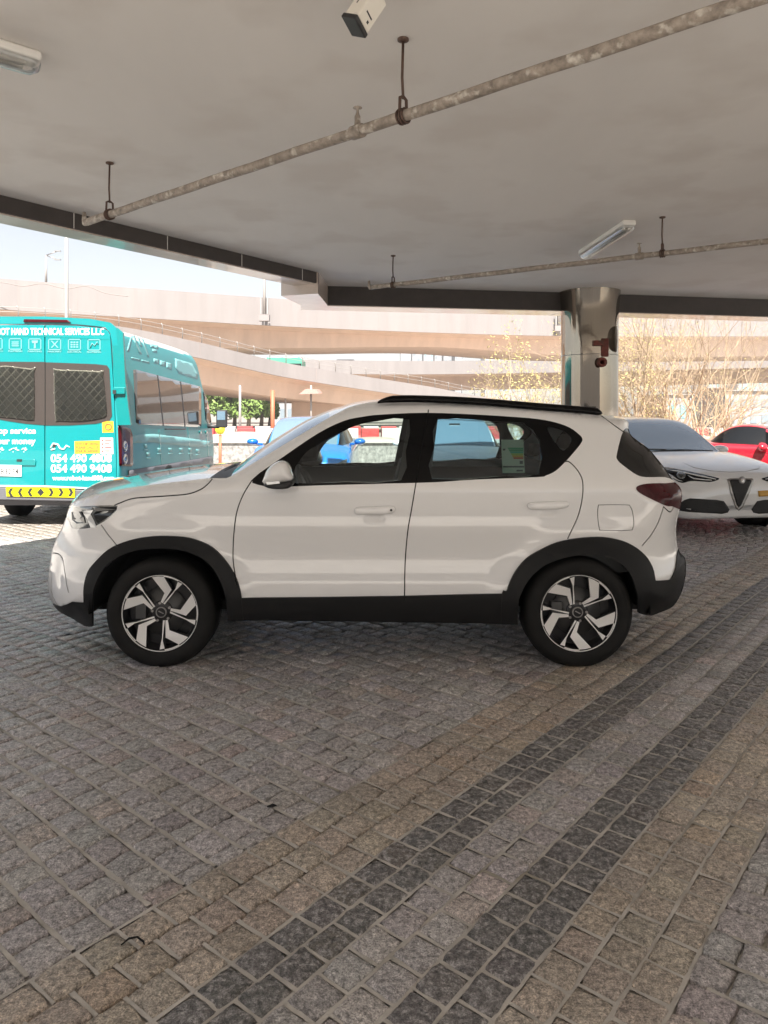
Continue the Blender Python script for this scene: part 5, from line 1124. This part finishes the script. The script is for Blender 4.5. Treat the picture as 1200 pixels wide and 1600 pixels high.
for par, pl in ((wR, [(84,582),(90,577.5),(155,580),(161,584),(166.5,640),(165,650),(158,653),(130,658),(92,657),(86,652)]), (wL, [(-30,575),(48,576),(53,580),(53.5,648),(50,656),(30,654),(-30,640)])):
    rear('window_backing', 'gridback', pl, RY - .009, .003, par, 2)
    c = MB(); q = np.array([tuple(map(float, p)) for p in spline(pl, 2, True)]); x0_, x1_, y0_, y1_ = q[:, 0].min(), q[:, 0].max(), q[:, 1].min(), q[:, 1].max()
    for sgn in (1, -1):
        for k in np.arange(-200, 300, 13.6):
            pts = []; 
            for t in np.linspace(y0_, y1_, 60):
                x = k + sgn * (t - 600) * .92
                if inpoly(np.array([[x, t]]), q)[0]: pts.append((x, t))
            if len(pts) > 2: a, b = pts[0], pts[-1]; c.tube([P(a[0], a[1], RY - .012), P(b[0], b[1], RY - .012)], .0085, 4)
    c.build('grille_wire', M['grid'], par)
M['vglass'] = glass('van_rear_glass', (.80, .80, .76), .05)
for par, pl in ((wR, [(84,582),(90,577.5),(155,580),(161,584),(166.5,640),(165,650),(158,653),(130,658),(92,657),(86,652)]), (wL, [(-30,575),(48,576),(53,580),(53.5,648),(50,656),(30,654),(-30,640)])): rear('pane', 'vglass', pl, RY - .022, .003, par, 2)
tx = lambda s_, box, nm='lettering', m_='white', par=None, bold=.03, sh=0.: text_obj(s_, box, RY - .002, M[m_], nm, par or dR, bold, .003, sh)
tx('ROBOT HAND TECHNICAL SERVICES L.L.C', (-17,512.5,162.5,523.5), par=dR, bold=.018)
for i, cxp in enumerate((-6, 24, 54.5, 85.5, 116.5, 147)):
    par = dL if cxp < 70 else dR; c = MB(); dy = i * .35 - .6; y0 = 529 + dy; y1 = 546.5 + dy; x0 = cxp - 10; x1 = cxp + 10; yy = RY - .002
    for a, b in (((x0,y0),(x1,y0+1.2)), ((x0,y1-1.2),(x1,y1)), ((x0,y0),(x0+1.2,y1)), ((x1-1.2,y0),(x1,y1))): c.prism([P(a[0],a[1],yy), P(b[0],a[1],yy), P(b[0],b[1],yy), P(a[0],b[1],yy)], (0, -.003, 0))
    if i == 2: c.prism([P(cxp-5,y0+3,yy), P(cxp+5,y0+3,yy), P(cxp+4,y0+7,yy), P(cxp-4,y0+7,yy)], (0,-.003,0)); c.prism([P(cxp-1,y0+7,yy), P(cxp+1.2,y0+7,yy), P(cxp+1.5,y0+15,yy), P(cxp-1.5,y0+15,yy)], (0,-.003,0))
    elif i in (1, 0):
        for h in (5, 8, 11): c.prism([P(cxp-6,y0+h,yy), P(cxp+6,y0+h,yy), P(cxp+5,y0+h+1.4,yy), P(cxp-5,y0+h+1.4,yy)], (0,-.003,0))
    elif i == 3: 
        for s_ in (1, -1): c.prism([P(cxp-6*s_,y0+3,yy), P(cxp-4*s_,y0+3,yy), P(cxp+6*s_,y0+14,yy), P(cxp+4*s_,y0+14,yy)], (0,-.003 - .001 * s_,0))
    elif i == 4:
        for a in range(3):
            for b in range(3): c.prism([P(cxp-6+a*4.4,y0+4+b*3.6,yy), P(cxp-3+a*4.4,y0+4+b*3.6,yy), P(cxp-3+a*4.4,y0+6.2+b*3.6,yy), P(cxp-6+a*4.4,y0+6.2+b*3.6,yy)], (0,-.003,0))
    else: c.tube([P(cxp-6,y0+13,yy-.003), P(cxp-3,y0+6,yy-.003), P(cxp+1,y0+10,yy-.003), P(cxp+5,y0+4,yy-.003), P(cxp+6,y0+8,yy-.003)], .008, 4)
    c.build('service_icon', M['teal_pale'], par)
    tx(('A/C', 'PLUMBING', 'PAINTING', 'MASONRY', 'ELECTRICAL', 'PLUMBING')[i], (cxp-11,547.6+dy,cxp+11,550.2+dy), 'icon_caption', 'teal_pale', par, .02)
tx('one stop service', (-38,669,56,680.5), par=dL, bold=.02); tx('for your money', (-30,684,55.5,697), par=dL, bold=.02)
c = MB(); rnd = random.Random(4)
for px0, ln in ((34, 8), (14, 16), (-4, 10), (-24, 14)): 
    c.tube([P(px0 + t * ln, 702 + 1.6 * math.sin(t * 7 + px0), RY - .003) for t in np.linspace(0, 1, 9)], .006, 4); c.tube([P(px0 + ln * .7, 699, RY - .003), P(px0 + ln * .7 + 1, 703, RY - .003)], .006, 4); c.cyl(P(px0 + ln * .4, 706, RY - .001), P(px0 + ln * .4, 706, RY - .005), .006, 6)
c.build('script_line', M['white'], dL)
tx('054 490 4808', (79.5,709.5,174.5,722.5), bold=.022); tx('054 490 9408', (79.5,725.5,174.5,738.5), bold=.022); tx('www.robot-hand888.com', (82,743,178,750.5), bold=.02)
# stickers
s1 = rear('yellow_sticker', 'orange_s', [(159.5,658),(177,658),(177.5,675.5),(160,676)], RY - .003, .002, dR); c = MB(); c.lathe([(.045,-.001),(.045,-.003),(.034,-.003),(.034,-.001)], P(169.5,667,RY - .004), 'y', 20); c.build('ring_mark', M['redprint'], s1)
s2 = rear('orange_sticker', 'orange_s', [(116.5,689.5),(156,688.5),(156,708),(117,709)], RY - .003, .002, dR)
for k, s_ in enumerate(('HOW IS MY DRIVING', 'PLEASE CALL US', '054 8160500')): text_obj(s_, (119,691.5 + k * 5.6,154,695.5 + k * 5.6), RY - .003, M['redprint'], 'sticker_text', s2, .01, .002)
s3 = rear('pale_sticker', 'pale_s', [(156.5,684),(176.5,684),(177,709.5),(157,709.5)], RY - .0036, .002, dR)
c = MB()
for k in range(4):
    c.prism([P(159,687+k*5.6,RY-.0038),P(161.5,687+k*5.6,RY-.0038),P(161.5,689.6+k*5.6,RY-.0038),P(159,689.6+k*5.6,RY-.0038)],(0,-.001,0)); c.prism([P(164,687+k*5.6,RY-.0038),P(174.5-(k%2)*3,687+k*5.6,RY-.0038),P(174.5-(k%2)*3,688.6+k*5.6,RY-.0038),P(164,688.6+k*5.6,RY-.0038)],(0,-.001,0))
c.build('sticker_rows', M['redprint'], s3)
c = MB(); c.tube([P(79,700,RY-.004),P(83,693,RY-.004),P(90,694,RY-.004),P(94,701,RY-.004),P(100,702,RY-.004),P(104,696,RY-.004)], .010, 6); c.tube([P(80,703,RY-.004),P(86,701,RY-.004)], .010, 6); c.tube([P(104,696,RY-.004),P(109,699,RY-.004)], .006, 6); c.build('robot_hand_logo', M['white'], dR)
rear('logo_palm', 'black', [(82,694),(87,693),(87,698),(83,700)], RY - .006, .003, dR)
h_ = rear('door_pull', 'teal_dark', [(-30,716.5),(54,717.5),(56,721),(55,728),(-30,727)], RY - .015, .03, dL); bevel(h_, .008); rear('handle_button', 'black', [(26,717.5),(34,717.5),(34,721),(26,721)], RY - .022, .01, dL)
npl = rear('number_plate', 'white', [(-30,726),(33.5,727),(33.5,744.5),(-30,743)], RY - .016, .01, dL); bevel(npl, .003); text_obj('83274', (1,732,29,741.5), RY - .017, M['black'], 'plate_number', npl, .01, .002)
text_obj('DUBAI', (-24,728.5,-6,735), RY - .017, M['black'], 'plate_place', npl, .0, .002)
rear('sill_line', 'vanroof', [(-30,757.5),(70,758.5),(180,763.5),(180,766),(70,761),(-30,760)], RY - .004, .02)
bmp = rear('bumper', 'vgrey', [(-32,762),(9,762),(185,768),(200,752),(203,765),(196,782),(110,783),(-32,780)], RY - .05, .25); bevel(bmp, .02, 3)
hz = rear('hazard_board', 'yel', [(9,761.5),(117,762.5),(117,777.5),(10,775.5)], RY - .065, .006)
for k in range(7):
    xc = 17.5 + k * 15.3; d_ = -1 if k < 3 else 1
    if k == 3: pl = [(xc, 763), (xc + 5.5, 769.3), (xc, 775.3), (xc - 5.5, 769.3)]
    else: pl = [(xc - 3*d_, 763), (xc + 1.5*d_, 763), (xc + 5*d_, 769.3), (xc + 1.5*d_, 775.5), (xc - 3*d_, 775.5), (xc + .8*d_, 769.3)]
    rear('chevron', 'black', pl, RY - .067, .002, hz)
c = MB(); c.box((VX - .95, VY + .0, .38), (VX + .95, VY + 5.6, .46)); c.box((VX - .8, VY + .1, .27), (VX + .55, VY + .6, .38)); c.build('underbody', M['vgrey'], VAN)
# tail lamp on the corner
tl = vp('tail_lamp', 'red_lens', [(184,664.5),(192,665.5),(203,670.5),(206,680),(207,726),(204,729),(186,727.5)], .012, skirt=.03)
for yy in (697.5, 717.5):
    q = vray(194, yy); c = MB(); nrm_ = q[1]; cc = q[0] + nrm_ * .014; u = nrm_.orthogonal().normalized(); v_ = nrm_.cross(u)
    c.grid([[cc + (u * math.cos(a) + v_ * math.sin(a)) * r + nrm_ * h for a in np.linspace(0, 6.2832, 25)] for r, h in ((.075, 0), (.068, .008), (.045, .008), (.04, .002), (.018, .002), (.0, .01))]); c.build('round_lamp', M['lamp_lens'], tl)
c = MB(); q = P(185, 612, RY + .02); c.box((q.x - .05, q.y - .05, q.z - .035), (q.x + .10, q.y + .06, q.z + .06)); bevel(c.build('hinge', M['teal_dark'], VAN), .01); c = MB(); c.box((q.x - .055, q.y - .06, q.z - .03), (q.x - .01, q.y - .04, q.z + .02)); c.build('hinge_cap', M['black'], VAN)
# flank
M['sideglass'] = mat('van_side_glass', (.06, .055, .05), .05, coat=.5, ior=1.6)
sw = vp('side_window', 'sideglass', [(208,578),(212,577.5),(312,604),(314,608),(314,665),(311,667.5),(216,663),(212.5,660)], .006)
for x0, y0, x1, y1 in ((245, 586, 254, 665), (281, 596, 288, 666.5)): vp('window_divider', 'black', [(x0,y0),(x0+1.3,y0),(x1+1.3,y1),(x1,y1)], .009, sw, step=4.)
vp('cab_window', 'glass_dark', [(317,612),(321,613),(328,645),(331,666),(326,664),(321,655)], .006, step=3.)
vp('slide_handle', 'black', [(256.5,669.5),(289,670),(289,672),(257,671.5)], .012, step=4.)
for xx in (312.5, 322): vp('door_handle', 'teal_dark', [(xx-2,673),(xx+1.5,673),(xx+1.5,677),(xx-1,678)], .014, step=3.)
vp('lower_cladding', 'vgrey', [(200,735),(262,725),(336,712),(341,714),(341,723),(262,737),(200,747)], .012)
vp('panel_line', 'teal_dark', [(186,543),(187,543),(199,600),(206,664),(205,664),(197,600)], .003, step=4.)
for x0, y0, x1, y1 in ((205,680,341,694),(248,672,252,735),(293,668,297,718),(322,680,325,715),(272,560,278,583)): vp('panel_line', 'teal_dark', [(x0,y0),(x0+1,y0-.6),(x1+1,y1-.6),(x1,y1)], .003, step=4.)
vp('roof_recess', 'teal_pale', [(273,560),(300,568),(309,586),(308,592),(279,583),(274,575)], .004, step=4.)
vp('print_band', 'teal_pale', [(208,682),(240,678),(330,690),(335,696),(300,698),(240,691),(208,692)], .003, smooth=2)
for pl in ([(198,548),(205,522),(208,523),(201,549)], [(205,522),(209,522),(221,553),(217,552)], [(214,528),(217,527),(222,541),(219,541)], [(219,524),(222,525),(233,557),(230,557)]): vp('roof_logo', 'teal_pale', pl, .004, step=3.)
for x0, y0, w_, h_ in ((235,537,12,5),(238,545,7,4),(240,560,8,6),(250,563,9,7),(260,566,8,9),(205,558,14,2),(221,562,12,2)): vp('roof_print', 'teal_pale', [(x0,y0),(x0+w_,y0+w_*.25),(x0+w_,y0+w_*.25+h_),(x0,y0+h_)], .0045, step=3.)
for i, (x0, y0) in enumerate(((224,694),(228,707),(246,700),(263,700),(280,700),(294,700),(306,702))): vp('flank_print', 'teal_pale', [(x0,y0),(x0+5,y0),(x0+6,y0+5),(x0+1,y0+6)], .0045, step=3.); vp('flank_print', 'teal_pale', [(x0,y0+8),(x0+7,y0+8),(x0+7,y0+9.5),(x0,y0+9.5)], .0045, step=3.)
vp('wheel_arch', 'gap', [(256,735),(258,729),(262,726),(266,727),(269,733),(269,742),(256,742)], .016, step=3.)
# wing mirror
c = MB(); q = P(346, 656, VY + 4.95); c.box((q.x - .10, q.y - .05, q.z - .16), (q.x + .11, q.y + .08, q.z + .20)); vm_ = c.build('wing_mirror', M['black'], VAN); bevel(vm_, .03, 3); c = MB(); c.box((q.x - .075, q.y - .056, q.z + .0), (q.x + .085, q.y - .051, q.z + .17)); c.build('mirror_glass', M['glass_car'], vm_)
c = MB(); c.tube([(q.x - .05, q.y, q.z - .14), (VX + .9, q.y + .05, q.z - .12)], .04, 8); c.build('mirror_arm', M['black'], VAN)
for x, y in ((-.83, 1.05), (.83, 1.05), (-.83, 4.75), (.83, 4.75)):
    sg = 1 if x > 0 else -1; q = Vector((VX + x, VY + y, .34)); c = MB(); Mx = Matrix.Translation(q) @ Matrix.Rotation(R(90), 4, 'Z')
    c.lathe([(.2, -.10 * sg), (.3, -.12 * sg), (.335, -.09 * sg), (.34, 0), (.335, .09 * sg), (.3, .12 * sg), (.2, .1 * sg)], (0, 0, 0), 'y', 40); c.xform(Mx); c.build('tyre', M['rubber'], VAN)
    c = MB(); c.lathe([(.2, -.10 * sg), (.19, -.06 * sg), (0, -.05 * sg)], (0, 0, 0), 'y', 30); c.xform(Mx); c.build('rim', M['steel'], VAN)
# dark green mat edge on the ground at the far left
c = MB(); M['greenmat'] = mat('green_mat', (.02, .16, .08), .8, bump=.004, bscale=60); q = G(-40, 783); c.box((q.x - 1.2, q.y - .25, .0), (q.x + .9, q.y + .5, .04)); tag(c.build('ground_mat', M['greenmat'], None, tuple(q)), 'dark green strip lying on the ground left of the van wheel', 'mat')
# ------------------------------------------------------------------ dusty air over the far things
hm = bpy.data.materials.new('haze'); hm.use_nodes = True; hn = hm.node_tree.nodes; hn.clear(); ho = hn.new('ShaderNodeOutputMaterial'); pv = hn.new('ShaderNodeVolumePrincipled')
pv.inputs['Color'].default_value = (.95, .95, .96, 1); pv.inputs['Density'].default_value = .0013; pv.inputs['Anisotropy'].default_value = .3
hm.node_tree.links.new(pv.outputs[0], ho.inputs['Volume'])
c = MB(); c.box((-480, -60, -1.5), (480, 620, 60)); tag(c.build('haze', hm), kind='stuff')
